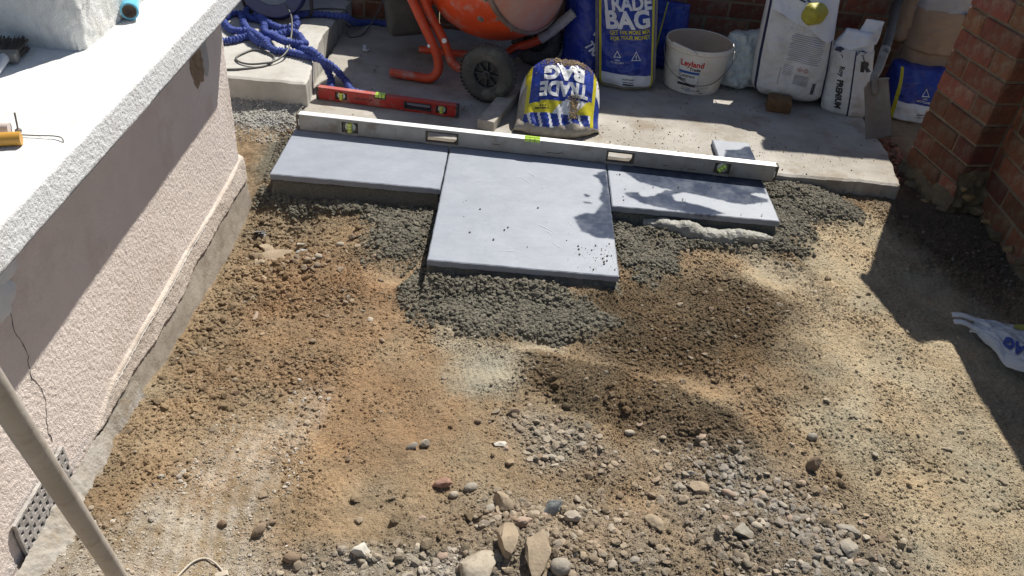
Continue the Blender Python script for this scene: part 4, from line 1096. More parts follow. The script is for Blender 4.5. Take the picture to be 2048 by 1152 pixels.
for (x0, y0, a0, L_) in ((.92, -.33, -.55, .12), (.97, -.37, -.75, .05), (.90, .02, -.8, .06), (.86, -.02, -.7, .08), (1.05, -.30, -.95, .04), (.70, -.10, .3, .05), (.99, -.44, -.6, .05), (.80, -.52, -.08, .10)):
    tt_ = np.linspace(0, 1, 14); a_ = a0 + .25 * np.sin(tt_ * 3 + x0 * 9); px_ = x0 + np.cumsum(np.cos(a_)) * L_ / 14; py_ = y0 + np.cumsum(np.sin(a_)) * L_ / 14
    w_ = .0011 * np.sin(np.pi * np.clip(tt_, .03, .97)) * (1 + .5 * rc_.uniform(-1, 1, 14))
    A_ = np.stack([px_ - np.sin(a_) * w_, py_ + np.cos(a_) * w_, np.full(14, .0013)], 1); B_ = np.stack([px_ + np.sin(a_) * w_, py_ - np.cos(a_) * w_, np.full(14, .0013)], 1)
    put('chalk_scuff', np.vstack([A_, B_]), [(i, i + 14, i + 15, i + 1) for i in range(13)], CHALK, Mslab)
# crumbs of mortar dropped on the slabs
n = 260; rc_ = np.random.default_rng(8)
xs = np.concatenate([rc_.uniform(.62, 1.2, 60), rc_.normal(1.15, .05, 120), rc_.uniform(1.22, 1.8, 80)]); ys = np.concatenate([rc_.uniform(-.59, 0, 60), rc_.uniform(-.597, -.42, 120), rc_.uniform(-.165, .08, 80)])
k = (slab_dist(xs, ys) < -.006); xs, ys = xs[k], ys[k]; S = .0006 + .0012 * rc_.pareto(2.0, len(xs)).clip(0, 3)
o = scatter_mesh('slab_crumbs', np.column_stack([xs, ys, .0008 + S * .4]), S, np.array([.20, .185, .15]) * rc_.uniform(.7, 1.4, (len(xs), 1)), *ico(1), SOIL, rc_, 6, 3); tag(o, 'crumbs of mortar dropped on the slate slabs', 'mortar', kind='stuff')
# trowelled mortar roll pressed out under the right slab
t = np.linspace(0, 1, 150); pth = np.stack([1.33 + .47 * t, -.178 - .022 * np.sin(t * 3) - .030 * t, -.060 - .006 * t + .008 * np.sin(t * 9)], 1)
rr = (.034 * np.sin(np.pi * (t * .90 + .08)) ** .7 + .002) * (1 + .20 * fbm(t, t * 0, .10, 3, 5))
b = MB(); b.tube(pth, 0, 30, rf=rr); Vv = np.array(b.V)
Vv = Vv + .009 * np.stack([0 * Vv[:, 0], fbm(Vv[:, 0], Vv[:, 1] + Vv[:, 2], .05, 4, 3, .6), fbm(Vv[:, 0], Vv[:, 1] - Vv[:, 2], .05, 4, 13, .6)], 1) + .004 * np.stack([0 * Vv[:, 0], 0 * Vv[:, 0], lumps(Vv[:, 0], Vv[:, 1], .018, 3)], 1)
Vv[:, 2] = np.where(Vv[:, 1] > -.19, np.minimum(Vv[:, 2], -.026), Vv[:, 2])
o = put('mortar_ridge', Vv, b.F, M('wet_mortar', (.31, .305, .275), (.20, .195, .165), 24, .55, .9, 110, .005, c3=(.38, .38, .355), s3=30, a3=.5), smooth=True, loc=(1.6, -.19, -.08)); tag(o, 'smooth grey ridge of fresh mortar squeezed out under the right slab', 'mortar')

# ------------------------------------------------------------------ spirit levels
ALU = M('scuffed_aluminium', (.38, .38, .365), (.30, .29, .265), 14, .5, .15, 150, .001, metal=.25, c3=(.20, .175, .135), s3=11, a3=.8)
ALUT = M('bright_aluminium', (.80, .81, .80), (.74, .75, .74), 30, .45, metal=.3)
BLKP = M('black_plastic', (.03, .03, .032), (.05, .05, .05), 30, .5)
DIRTP = M('mortar_caked_plastic', (.13, .11, .085), (.07, .06, .05), 30, .8, .5, 120, .002)
VIAL = M('green_vial', (.45, .68, .06), (.55, .78, .12), 40, .18, coat=.8)
VIALY = M('yellow_vial', (.62, .68, .06), (.72, .76, .15), 40, .18, coat=.8)
GLASSW = M('vial_glass', (.70, .74, .66), (.62, .66, .58), 50, .2, coat=.6)
def level(name, a, b_, h, d, label, body, top, specs, endm, tiltx=0.0):
    a = Vector(a); b_ = Vector(b_); L_ = (b_ - a).length; ux = (b_ - a).normalized(); uy = Vector((-ux.y, ux.x, 0)).normalized()
    uz_ = Vector((0, 0, 1)); uy, uz_ = (uy * math.cos(tiltx) + uz_ * math.sin(tiltx)), (uz_ * math.cos(tiltx) - uy * math.sin(tiltx))
    R = frame(ux, uy, uz_); t = empty(name, a, label, 'spirit level')
    P = lambda x, y, z: a + ux * x + uy * y + uz_ * z
    # body as pieces round the openings so that the handholds are real holes
    spans = sorted([(s[1] - s[2] / 2, s[1] + s[2] / 2) for s in specs if s[0] in ('hold', 'side')])
    x = .0; segs = []
    for (p, q) in spans: segs.append((x, p)); x = q
    segs.append((x, L_)); m = MB()
    for (p, q) in segs: m.box(P((p + q) / 2, d / 2, h / 2), (q - p, d, h - .003), R, .0012, 0)
    for (p, q) in spans:
        m.box(P((p + q) / 2, d / 2, .0055), (q - p + .0006, d - .0005, .011), R, 0, 0); m.box(P((p + q) / 2, d / 2, h - .0065), (q - p + .0006, d - .0005, .010), R, 0, 0)
    m.build('body', body, t)
    m = MB(); m.box(P(L_ / 2, d / 2, h - .0008), (L_ - .004, d + .001, .0022), R, .0005); tr = m.build('top_edge', top, t)
    for xx, w in ((.004, .014), (L_ - .004, .014)):
        m = MB(); m.box(P(xx, d / 2, h / 2), (w, d + .003, h + .002), R, .004, 0, 2); m.build('end_cap', endm, t)
        m = MB(); m.box(P(xx + (.004 if xx < .1 else -.004), -.0012, h / 2), (.004, .003, h * .42), R, .001); m.build('end_slot', top, t)
    for s in specs:
        if s[0] == 'side':
            _, x0, w, vm = s[:4]
            r = min(w, h) * .46
            m = MB(); m.box(P(x0, d / 2, h / 2), (w, d * .6, h - .022), R, .003); m.build('vial_housing', endm, t)
            ang = s[4] if len(s) > 4 else 0
            ring = MB(); ring.lathe([(r * .98, .0), (r * .98, .004), (r * .80, .005), (r * .74, .001), (r * .74, 0)], P(x0, d * .2, h / 2), -uy, 24); ring.build('vial_ring', endm, t, 'auto')
            m = MB(); m.lathe([(.0001, .0028), (r * .5, .0025), (r * .73, .0005)], P(x0, d * .2, h / 2), -uy, 24); m.build('vial_lens', GLASSW, t, True)
            ax = ux * math.sin(ang) + uz_ * math.cos(ang)
            m = MB(); m.tube([P(x0, d * .2 - .005, h / 2) - ax * r * .62, P(x0, d * .2 - .005, h / 2) + ax * r * .62], r * .36, 12); vo = m.build('vial', vm, t, 'auto')
            m = MB()
            for k in (-.22, .22): m.tube([P(x0, d * .2 - .005, h / 2) + ax * r * (k - .03), P(x0, d * .2 - .005, h / 2) + ax * r * (k + .03)], r * .375, 12)
            m.build('vial_mark', BLKP, vo)
        elif s[0] == 'hold':
            _, x0, w = s
            m = MB(); g_ = .006
            for (cx, cz, sx, sz) in ((x0 - w / 2 + g_ / 2, h / 2, g_, h - .021), (x0 + w / 2 - g_ / 2, h / 2, g_, h - .021), (x0, .0135, w, .005), (x0, h - .0135, w, .005)):
                m.box(P(cx, d / 2, cz), (sx, d + .005, sz), R, .0012)
            m.build('hand_hole_rim', endm, t)
        elif s[0] == 'top':
            _, x0, w, vm = s[:4]
            m = MB(); m.box(P(x0, d * .42, h - .009), (w * 1.25, d + .003, .018), R, .002); m.build('vial_housing', s[4], t)
            m = MB(); m.tube([P(x0 - w / 2, d * .1, h - .004), P(x0 + w / 2, d * .1, h - .004)], .0085, 12); m.tube([P(x0 - w / 2, d * .55, h - .002), P(x0 + w / 2, d * .55, h - .002)], .0085, 12); vo = m.build('vial', vm, t, 'auto')
            m = MB()
            for k in (-.16, .16): m.tube([P(x0 + w * k - .001, d * .1, h - .004), P(x0 + w * k + .001, d * .1, h - .004)], .0088, 12)
            m.build('vial_mark', BLKP, vo)
    return t, P, R
lv, LP, LR = level('spirit_level', (.012, .186, .0015), (1.852, .108, .0015), .066, .030, 'long scuffed aluminium spirit level lying across the three slabs', ALU, ALUT,
      [('side', .205, .062, VIALY, 0), ('hold', .56, .125), ('top', .905, .058, VIAL, ALU), ('hold', 1.245, .105), ('side', 1.635, .06, VIAL, .75)], DIRTP)
m = MB()
for (x0, w, z) in ((.99, .05, .02), (1.02, .02, .024), (.77, .03, .03), (1.42, .02, .02), (1.52, .03, .016)):
    m.box(LP(x0, -.0004, z), (w, .0012, .0022), LR)
m.build('scratch_mark', DIRTP, lv)
REDM = M('dirty_red_enamel', (.40, .020, .016), (.30, .018, .014), 18, .45, .1, 90, .001, c3=(.32, .24, .20), s3=13, a3=.65)
REDT = M('dusty_red_top', (.36, .10, .085), (.44, .05, .045), 22, .6, c3=(.40, .33, .28), s3=12, a3=.6)
rl, RP, RR = level('spirit_level', (.012, .512, -.016), (.607, .452, -.016), .054, .025, 'short red spirit level caked with dust, lying on the concrete behind the long one', REDM, REDT,
      [('side', .105, .05, VIALY, 0), ('top', .272, .04, VIAL, DIRTP), ('hold', .43, .115), ('side', .530, .046, VIALY, 0)], BLKP)
m = MB(); random.seed(4)
for k in range(9): m.box(RP(.165 + .0085 * k, -.0002, .027 + random.uniform(-.002, .002)), (.0045 + random.uniform(-.001, .002), .0012, .007 + random.uniform(-.003, .004)), RR @ Matrix.Rotation(random.uniform(-.3, .3), 3, 'Y'))
m.build('worn_print', INK, rl)

# ------------------------------------------------------------------ cement mixer
ORANGE = M('orange_paint', (.72, .085, .018), (.58, .062, .014), 6, .42, .35, 40, .003, c3=(.44, .32, .27), s3=10, a3=.8, coat=.1)
ORANGED = M('orange_tube_paint', (.62, .075, .02), (.48, .055, .018), 12, .5, .3, 60, .002, c3=(.38, .30, .26), s3=11, a3=.85)
CAKED = M('mortar_caked_paint', (.44, .29, .23), (.56, .13, .05), 4.5, .8, .6, 80, .004, c3=(.40, .30, .26), s3=12, a3=.6)
RUBBER = M('dusty_rubber', (.10, .098, .09), (.045, .045, .043), 10, .85, .6, 120, .003, c3=(.19, .18, .155), s3=12, a3=.7)
DARKM = M('dark_hub', (.06, .062, .066), (.035, .035, .037), 30, .6, .2, 90, .001)
GREYD = M('dark_grey_casing', (.060, .063, .058), (.04, .042, .04), 12, .65, .3, 50, .002, c3=(.12, .11, .10), s3=20, a3=.5)
mix = empty('cement_mixer', (.72, .90, -.02), 'orange cement mixer on two rubber-tyred wheels with a mortar-caked drum', 'cement mixer')
DC = np.array([.72, .98, .45]); DA = np.array([.75, -.56, .34]); DA /= np.linalg.norm(DA)
prof = [(.001, -.31), (.09, -.305), (.17, -.275), (.232, -.215), (.272, -.14), (.294, -.06), (.301, .0), (.299, .05), (.290, .10), (.276, .142)]
b = MB(); b.lathe(prof, DC, DA, 56); drum = b.build('drum', ORANGE, mix, True)
b = MB(); b.lathe([(.275, .138), (.284, .140), (.287, .150), (.283, .160), (.272, .162)], DC, DA, 56); b.build('drum_rim', M('dark_caked_seam', (.16, .10, .07), (.26, .19, .15), 20, .9, .6, 60, .004), drum, 'auto')
b = MB(); b.lathe([(.272, .158), (.250, .188), (.214, .222), (.172, .256), (.142, .284), (.132, .304), (.136, .309), (.127, .308), (.137, .28), (.167, .25)], DC, DA, 56); b.build('drum_cone', CAKED, mix, True)
sb = MB(); ud = np.cross(DA, [0, 0, 1.]); ud /= np.linalg.norm(ud); wd = np.cross(DA, ud)
for k in range(18):
    an = 2 * math.pi * k / 18; rd = math.cos(an) * ud + math.sin(an) * wd
    sb.lathe([(.0001, .006), (.007, .006), (.008, 0)], DC + DA * .128 + rd * .279, rd, 6)
sb.build('seam_bolts', M('dirty_steel', (.34, .31, .27), (.24, .21, .18), 30, .5, metal=.5), drum)
def on_drum(pix_dir, r=.3):
    d = np.asarray(pix_dir, float); d /= np.linalg.norm(d); return DC + d * r, d
bd, bdir = on_drum((-.173, -.876, -.45), .300)
b = MB(); b.lathe([(.0001, .008), (.009, .008), (.010, .004), (.016, .003), (.017, -.004)], bd, bdir, 12); b.build('drum_bolt', M('dirty_steel', (.34, .31, .27), (.24, .21, .18), 30, .5, metal=.5), drum, 'auto')
# wheels
WN = np.array([-.30, -.95, .06]); WN /= np.linalg.norm(WN)
def wheel(c):
    c = np.asarray(c, float); R_, wv_ = .121, .062
    t = []
    for a in np.linspace(-math.pi * .62, math.pi * .62, 18):
        t.append((R_ - .035 + .036 * math.cos(a) * (1 if abs(a) < 1.9 else 1), .033 * math.sin(a)))
    b = MB(); b.lathe([(.062, -.028)] + t + [(.062, .028)], c, WN, 48); ty = b.build('tyre', RUBBER, mix, True)
    tr = MB(); u = np.cross(WN, [0, 0, 1.]); u /= np.linalg.norm(u); w = np.cross(WN, u)
    for k in range(44):
        for sg in (-1, 1):
            an = 2 * math.pi * (k + .25 * sg) / 44; ctr = c + (R_ + .0005) * (math.cos(an) * u + math.sin(an) * w) + WN * .013 * sg
            rd = math.cos(an) * u + math.sin(an) * w; tg = np.cross(WN, rd)
            tr.box(ctr, (.004, .009, .022), frame(Vector(rd), Vector(tg * math.cos(.5) + WN * math.sin(.5) * sg), Vector(np.cross(rd, tg * math.cos(.5) + WN * math.sin(.5) * sg))), .001)
    tr.build('tread', RUBBER, ty)
    b = MB(); b.lathe([(.066, .020), (.062, .026), (.056, .024), (.054, .010), (.054, -.02)], c, WN, 36)
    b.lathe([(.0001, .034), (.010, .034), (.011, .030), (.019, .029), (.021, .012)], c, WN, 24)
    b.lathe([(.054, .004), (.0001, .004)], c, WN, 30)
    for k in range(8):
        an = 2 * math.pi * k / 8; rd = math.cos(an) * u + math.sin(an) * w
        b.box(c + rd * .037 + WN * .013, (.036, .006, .014), frame(Vector(rd), Vector(np.cross(WN, rd)), Vector(WN)), .001)
    b.build('wheel_hub', DARKM, mix, 'auto')
    b = MB(); b.tube([c + WN * .034, c + WN * .040], .006, 10); b.build('axle_end', DARKM, mix)
W1 = np.array([.716, .655, .106]); W2 = np.array([.92, 1.12, .106])
wheel(W1); wheel(W2)
b = MB(); b.tube([W1 - WN * .02, W2 - WN * -.02], .014, 12); b.build('axle', DARKM, mix, True)
def tubep(name, pts, r=.0205, mat=ORANGED):
    b = MB(); b.tube(smooth_path(pts, .02), r, 16); return b.build(name, mat, mix, 'auto')
tubep('stand_tube', [(.33, .84, .40), (.40, .815, .27), (.462, .80, .155), (.488, .795, .085), (.487, .785, .035), (.455, .775, .008), (.40, .785, .006), (.275, .805, .008)])
tubep('stand_tube', [(.375, .86, .44), (.425, .85, .30), (.500, .83, .175), (.530, .82, .11), (.552, .81, .075), (.60, .80, .055), (.70, .78, .09)])
tubep('stand_tube', [(.38, 1.00, .05), (.50, .99, .05), (.66, .97, .06)], .016)
tubep('handle_tube', [(.76, .82, .10), (.815, .94, .115), (.90, .95, .150), (.965, .95, .198), (1.01, .95, .245), (1.06, .945, .30)], .0195)
b = MB(); pp = smooth_path([(.93, .948, .170), (.965, .945, .198), (1.01, .945, .245), (1.062, .94, .302)], .006)
b.tube(pp, 0, 16, rf=.0225 + .003 * fbm(np.arange(len(pp)) * .006, np.zeros(len(pp)), .015, 2, 3)); b.build('handle_mortar', M('dried_mortar', (.40, .39, .36), (.30, .29, .26), 40, .9, .9, 90, .006), mix, True)
b = MB(); b.lathe([(.0001, .010), (.011, .010), (.012, 0)], (.512, .815, .17), (-.2, -.9, .3), 8); b.lathe([(.0001, .008), (.008, .008), (.009, 0)], (.45, .79, .15), (-.6, -.7, .3), 8); b.build('bolt', PW, mix)
# motor casing, open-bottomed dark shell left of the drum
b = MB(); cas = np.array([.30, 1.12, .215]); RC = frame((.92, .22, .10), (-.22, .97, 0), (-.10, -.02, 1)); RC = Matrix(RC)
b.box(cas, (.20, .22, .24), RC, .035, 0, 4); cs = b.build('motor_casing', GREYD, mix, 'auto')
b = MB(); b.box(cas + np.array([-.012, -.02, .075]), (.212, .228, .03), RC, .012, 0, 2); b.build('casing_lip', GREYD, cs, 'auto')
# yoke holding the drum (mostly above the view)
tubep('yoke', [(.42, 1.02, .25), (.38, 1.08, .45), (.45, 1.15, .68), (.70, 1.22, .80)], .022)

# timber batten under the wheel
b = MB(); d_ = Vector((.845 - .735, .76 - .375, 0)).normalized(); RB = frame(d_, (-d_.y, d_.x, 0), (0, 0, 1))
b.box((.785, .565, .004), (.42, .072, .044), RB, .003, 0, 1, .0006)
o = b.build('timber_batten', M('grey_timber', (.42, .39, .34), (.33, .30, .26), 14, .85, .5, 60, .002, c3=(.20, .17, .13), s3=30, a3=.5), loc=(.785, .565, -.018)); tag(o, 'short grey timber batten wedged under the mixer wheel', 'batten')

# ------------------------------------------------------------------ bags along the back wall
t, q = trade_bag('building_sand_bag', (1.345, .985, -.018), .285, .47, .20, 'upright blue bag with large white lettering and two triangle symbols, left of the paint bucket', lean=.10, side=-.14, seed=3)
s2 = Sack((1.16, 1.08, -.018), .26, .50, .20, .9, .05, .0, seed=5, topd=.5)
t2 = empty('building_sand_bag', (1.16, 1.08, -.018), 'blue and white bag turned sideways behind the mixer handle', 'bag')
s2.mesh('sack', lambda s, v: 1 if abs(s - .35) < .03 else (2 if s > .75 else 0), [PB, PY_, PW], t2)
s2.pr('lettering', text_mesh('TRADE BAG', .055, .002, .95), .55, .62, PW, t2, rot=-math.pi / 2)
s2.pr('lettering', text_mesh('B', .12, .004), -.3, .48, PW, t2, rot=-.5)
s2.pr('lettering', text_mesh('TRADE', .05, .002, .95), -.45, .25, PW, t2, rot=-.9)
s3 = Sack((1.545, 1.28, -.018), .22, .30, .16, -.3, .05, 0, seed=8, topw=.8)
t3 = empty('building_sand_bag', (1.545, 1.28, -.018), 'dark blue bag half hidden between the upright bag and the paint bucket', 'bag')
s3.mesh('sack', lambda s, v: 1 if abs(s + .2) < .05 else 0, [PB, PY_], t3)

# opened bag in front, lying on its face with a sand-filled clear base
fb = empty('opened_sand_bag', (1.02, .47, -.018), 'opened blue and yellow bag slumped in the sun with upside-down lettering', 'bag')
FBP = np.array([(.352, 0.0), (.332, .02), (.336, .05), (.372, .085), (.43, .150), (.49, .212), (.555, .240), (.62, .222), (.68, .165), (.715, .085), (.725, 0.0)])
_sp = smooth_path([(a_, b_, 0) for a_, b_ in FBP], .004)[:, :2]; _sl = np.concatenate([[0], np.cumsum(np.hypot(*np.diff(_sp, axis=0).T))]); FBL = _sl[-1]; _sl /= FBL
def fbag(s, t, off=0.0):
    """s across -1..1, t along the middle line from the front foot over the top to the back"""
    s = np.asarray(s, float); t = np.asarray(t, float)
    yy = np.interp(t, _sl, _sp[:, 0]); zz = np.interp(t, _sl, _sp[:, 1])
    e_ = 1e-3; ty = np.interp(t + e_, _sl, _sp[:, 0]) - np.interp(t - e_, _sl, _sp[:, 0]); tz = np.interp(t + e_, _sl, _sp[:, 1]) - np.interp(t - e_, _sl, _sp[:, 1])
    ln_ = np.hypot(ty, tz) + 1e-9; ny, nz = -tz / ln_, ty / ln_
    wr = .007 * fbm(s * .18, t * .6, .07, 3, 61) + .006 * np.sin(s * 19 + 9 * t) * np.exp(-((t - .15) / .06) ** 2) + .004 * fbm(s * .18 + t * .3, t * .2, .025, 2, 66) + off
    arch = np.clip(1 - np.abs(s) ** 2.8, 0, 1) ** (1 / 2.4)
    yf = np.where(s < 0, .045, .10) * s * s * (1 - t)
    x = 1.022 + .174 * s * (1 + .05 * np.exp(-(t / .12) ** 2)) + .02 * t - .006
    y = yy + yf + ny * wr; z = -.018 + (zz + nz * wr * sst(0, .03, t)) * arch
    return np.stack([x, y, np.maximum(z, -.0185)], -1)
def fzone(s, t):
    if t < .105 + .02 * math.sin(s * 5): return 3
    if s < -.80: return 3 if t < .42 else (1 if s > -.86 else 2)
    if .76 < s < .82: return 1
    if s > .82: return 0 if t < .36 else 2
    if t < .175: return 2 if (int((s + 1) * 17 + t * 20) % 4 == 0) else 0
    if t < .262 + .02 * s:
        if -.12 < s - (t - .2) * 3 < .42: return 2
        return 1
    if s < -.72: return 1
    return 0
ns, nt = 72, 90
Sg, Tg = np.meshgrid(np.linspace(-1, 1, ns), np.linspace(0, 1, nt))
Vg = fbag(Sg.ravel(), Tg.ravel())
sc = ((Sg[:-1, :-1] + Sg[1:, 1:]) / 2).ravel(); tc_ = ((Tg[:-1, :-1] + Tg[1:, 1:]) / 2).ravel()
put('sack', Vg, grid_faces(ns, nt), [PB, PY_, PW, PC, PW], fb, [fzone(a, b) for a, b in zip(sc, tc_)], True)
def fpr(name, p, s0, t0, mat, rot=math.pi, off=.002):
    V = np.asarray(p[0]); c, s = math.cos(rot), math.sin(rot)
    X = c * V[:, 0] - s * V[:, 1]; Yy = s * V[:, 0] + c * V[:, 1]
    return put(name, fbag(s0 + X / .178, t0 + Yy / FBL, off), p[1], mat, fb)
fpr('lettering', text_mesh('TRADE', .082, .004, .78, .007), .06, .335, PW)
fpr('lettering', text_mesh('BAG', .085, .005, 1.02, .007), .03, .440, PW)
fpr('small_print', joinp(*[shift(rect(.005 + .003 * (k % 3), .006), -.026 + .0095 * k, .006) for k in range(6)], *[shift(rect(.006, .006), -.014 + .010 * k, -.006) for k in range(3)]), -.42, .215, INK)
# sand spilled over the bag
rsd = np.random.default_rng(9); n = 900
ss = np.concatenate([rsd.normal(.15, .33, 560), rsd.normal(.32, .07, 340)]); tt = np.concatenate([rsd.normal(.525, .022, 560), rsd.uniform(.15, .30, 340)])
k = (np.abs(ss) < .95) & (tt < .8); ss, tt = ss[k], tt[k]
S = rsd.uniform(.0022, .0042, len(ss)); C = np.array([.40, .30, .18]) * rsd.uniform(.6, 1.2, (len(ss), 1))
o = scatter_mesh('spilled_sand', fbag(ss, tt, .002), S, C, *ico(1), SOIL, rsd, 6, 3); tag(o, 'brown sand spilled on top of the opened blue bag', 'sand', kind='stuff')

# paint bucket
WPL = M('dirty_white_plastic', (.74, .72, .67), (.66, .62, .55), 9, .5, .1, 50, .001, c3=(.46, .36, .26), s3=7, a3=.5)
WPI = M('stained_bucket_inside', (.56, .45, .35), (.46, .36, .27), 8, .7, .2, 60, .002, c3=(.62, .58, .52), s3=12, a3=.6)
BC = np.array([1.665, 1.045, -.018]); BH = .215
pb = empty('paint_bucket', BC, 'dirty white paint bucket with red and blue label between the bags', 'bucket')
b = MB(); b.lathe([(.0001, 0), (.125, 0), (.132, .004), (.138, .05), (.150, .19), (.152, .192), (.156, .196), (.157, .207), (.154, BH), (.150, BH), (.148, .20)], BC, (0, 0, 1), 56); b.build('bucket_body', WPL, pb, 'auto')
b = MB(); b.lathe([(.149, .212), (.146, .19), (.133, .05), (.125, .012), (.0001, .010)], BC, (0, 0, 1), 56); b.build('bucket_inside', WPI, pb, True)
def brad(z): return .1325 + (z - .004) * .094 + .0015
def bsurf(a0):
    def fn(x, y):
        z = y; r = brad(z); a = a0 + np.asarray(x) / .145
        return np.stack([BC[0] + r * np.sin(a), BC[1] - r * np.cos(a), BC[2] + z], -1)
    return fn
b0 = bsurf(-.10)
def bprint(name, p, x, y, mat, lift=0): 
    fn0 = bsurf(-.16)
    V = np.asarray(p[0])
    P_ = fn0(V[:, 0] + x, V[:, 1] + y)
    dirn = P_ - np.array([BC[0], BC[1], 0]); dirn[:, 2] = 0; dirn /= np.linalg.norm(dirn, axis=1)[:, None]
    put(name, P_ + dirn * lift, p[1], mat, pb)
LABW = M('label_white', (.72, .72, .70), (.66, .66, .63), 20, .45)
bprint('label_panel', rect(.105, .115), -.028, .105, LABW)
bprint('lettering', text_mesh('Leyland', .037, .0012, .95, .01), -.020, .150, REDP, .0008)
bprint('lettering', text_mesh('Trade', .020, .0008, 1, .01), -.004, .126, INK, .0008)
bprint('label_stripe', rect(.094, .012), -.028, .109, M('stripe_blue', (.03, .10, .36), (.03, .09, .32)), .0008)
bprint('lettering', joinp(shift(text_mesh('Contract', .0205, .0005, 1, .01), 0, 0), shift(text_mesh('Matt', .0205, .0005, 1, .01), -.020, -.019)), -.035, .092, INK, .0008)
bprint('label_stripe', rect(.088, .012), -.030, .050, INK, .0010)
bprint('label_outline', outline(np.array([(-.05, -.058), (.05, -.058), (.05, .058), (-.05, .058)]), .0016), -.028, .105, INK, .0010)
bprint('barcode', joinp(*[shift(rect(.0012 + .0014 * ((i * 7) % 3 == 0), .020), -.012 + .0032 * i, 0) for i in range(8)]), -.018, .027, GREYP, .0006)
bprint('small_print', joinp(shift(text_mesh('10', .016, .0004), 0, .004), shift(rect(.022, .0025), -.024, .002), shift(rect(.02, .0025), .02, -.008), shift(rect(.10, .0012), .0, .02), shift(rect(.018, .0025), -.075, .012), shift(rect(.018, .0025), -.075, .004)), .032, .022, INK, .0006)
hp = [(BC[0] - .158, BC[1] - .005, BC[2] + .197), (BC[0] - .163, BC[1] - .05, BC[2] + .165), (BC[0] - .14, BC[1] - .118, BC[2] + .115), (BC[0] - .07, BC[1] - .158, BC[2] + .075), (BC[0] + .0, BC[1] - .172, BC[2] + .065), (BC[0] + .07, BC[1] - .160, BC[2] + .085), (BC[0] + .14, BC[1] - .10, BC[2] + .145), (BC[0] + .160, BC[1] - .03, BC[2] + .19)]
b = MB(); b.tube(smooth_path(hp, .01), .0022, 8); b.build('wire_handle', M('handle_wire', (.22, .22, .22), (.15, .15, .15), 40, .4, metal=.7), pb, True)
b = MB(); b.tube(smooth_path([(BC[0] - .14, BC[1] - .085, BC[2] + .222), (BC[0] - .10, BC[1] - .125, BC[2] + .219), (BC[0] - .06, BC[1] - .150, BC[2] + .213), (BC[0] - .035, BC[1] - .155, BC[2] + .200)], .006), .006, 10); b.build('handle_grip', WPL, pb, True)

# crumpled polythene bag right of the bucket
ps = Sack((1.905, 1.14, -.018), .26, .235, .20, .2, .06, .0, seed=31, wr=.036, topw=.70, topd=.30)
tp = empty('crumpled_bag', (1.905, 1.14, -.018), 'crumpled translucent white polythene bag right of the paint bucket', 'bag')
ps.mesh('sack', lambda s, v: 0, [M('pale_polythene', (.60, .64, .62), (.48, .52, .50), 10, .35, .6, 30, .010)], tp)
pt2 = Sack((1.985, 1.10, .13), .10, .11, .04, .3, .02, .15, seed=35, wr=.02, topw=.6); pt2.mesh('torn_neck', lambda s, v: 0, [PW], tp, 20, 20)

# tall white sack with a printed panel
ws = Sack((2.105, 1.00, .004), .335, .47, .24, -.16, .02, -.10, seed=41, topw=.92, topd=.45, wr=.014)
tw = empty('plaster_sack', (2.105, 1.00, -.018), 'tall white sack with a printed data panel and navy edge stripes', 'sack')
ws.mesh('sack', lambda s, v: 1 if .86 < abs(s) < .93 else 0, [WSACK, NAVY], tw)
# folded-over flap
fu, fv = np.meshgrid(np.linspace(-.84, .98, 40), np.linspace(0, 1, 16)); fu = fu.ravel(); fv = fv.ravel()
low = .80 - .17 * sst(-.55, .75, fu) + .02 * np.sin(fu * 6)
vv_ = 1.01 + (low - 1.01) * fv
put('flap', ws.at(fu, np.clip(vv_, 0, 1.02), True, .010), grid_faces(40, 16), M('flap_white', (.70, .73, .78), (.64, .67, .72), 9, .5, .4, 30, .005), tw, smooth=True)
panel = []
ln = [shift(rect(.150 - .02 * ((i * 5) % 4 == 0), .0028), 0, .085 - .0085 * i) for i in range(14)]
ws.pr('panel_text', joinp(*ln), .22, .46, GREYP, tw, -.10)
ws.pr('panel_outline', outline(np.array([(-.085, -.145), (.085, -.145), (.085, .105), (-.085, .105)]), .0022), .22, .46, NAVY, tw, -.10)
ws.pr('panel_text', joinp(*[shift(rect(.040, .0024), -.055, -.055 - .008 * i) for i in range(6)], *[shift(rect(.065, .0030), .012, -.085 - .006 * i) for i in range(8)]), .22, .46, GREYP, tw, -.10)
dm = lambda: outline(np.array([(0, 1), (1, 0), (0, -1), (-1, 0)]) * .0125, .0028)
ws.pr('hazard_mark', joinp(shift(dm(), -.006, -.058), shift(dm(), .021, -.058)), .22, .46, REDP, tw, -.10)
ws.pr('hazard_mark', joinp(shift(text_mesh('!', .012, .0004), .021, -.058), shift(rect(.006, .004), -.006, -.058)), .22, .46, INK, tw, -.10)
ws.pr('batch_number', text_mesh('00000', .020, .001), .60, .16, INK, tw, math.pi / 2 - .1)
ws.pr('brand_print', joinp(shift(rect(.02, .006), 0, .006), shift(rect(.03, .006), .004, -.006), shift(rect(.015, .006), .03, .002), shift(rect(.012, .012), .052, -.003), shift(rect(.006, .014), .066, -.005)), -.10, .955, NAVY, tw, -.25, off=.016)
# yellow sponge on top
b = MB(); ysp = np.array([2.095, .905, .405]); b.box(ysp, (.10, .075, .085), Matrix.Rotation(.5, 3, 'Z') @ Matrix.Rotation(.35, 3, 'X'), .028, 0, 5, .0012)
o = b.build('sponge', M('yellow_sponge', (.46, .42, .05), (.34, .30, .03), 25, .55, .7, 60, .006, c3=(.24, .22, .05), s3=10, a3=.5), loc=ysp, smooth='auto'); tag(o, 'dirty yellow sponge block on top of the tall white sack', 'sponge')
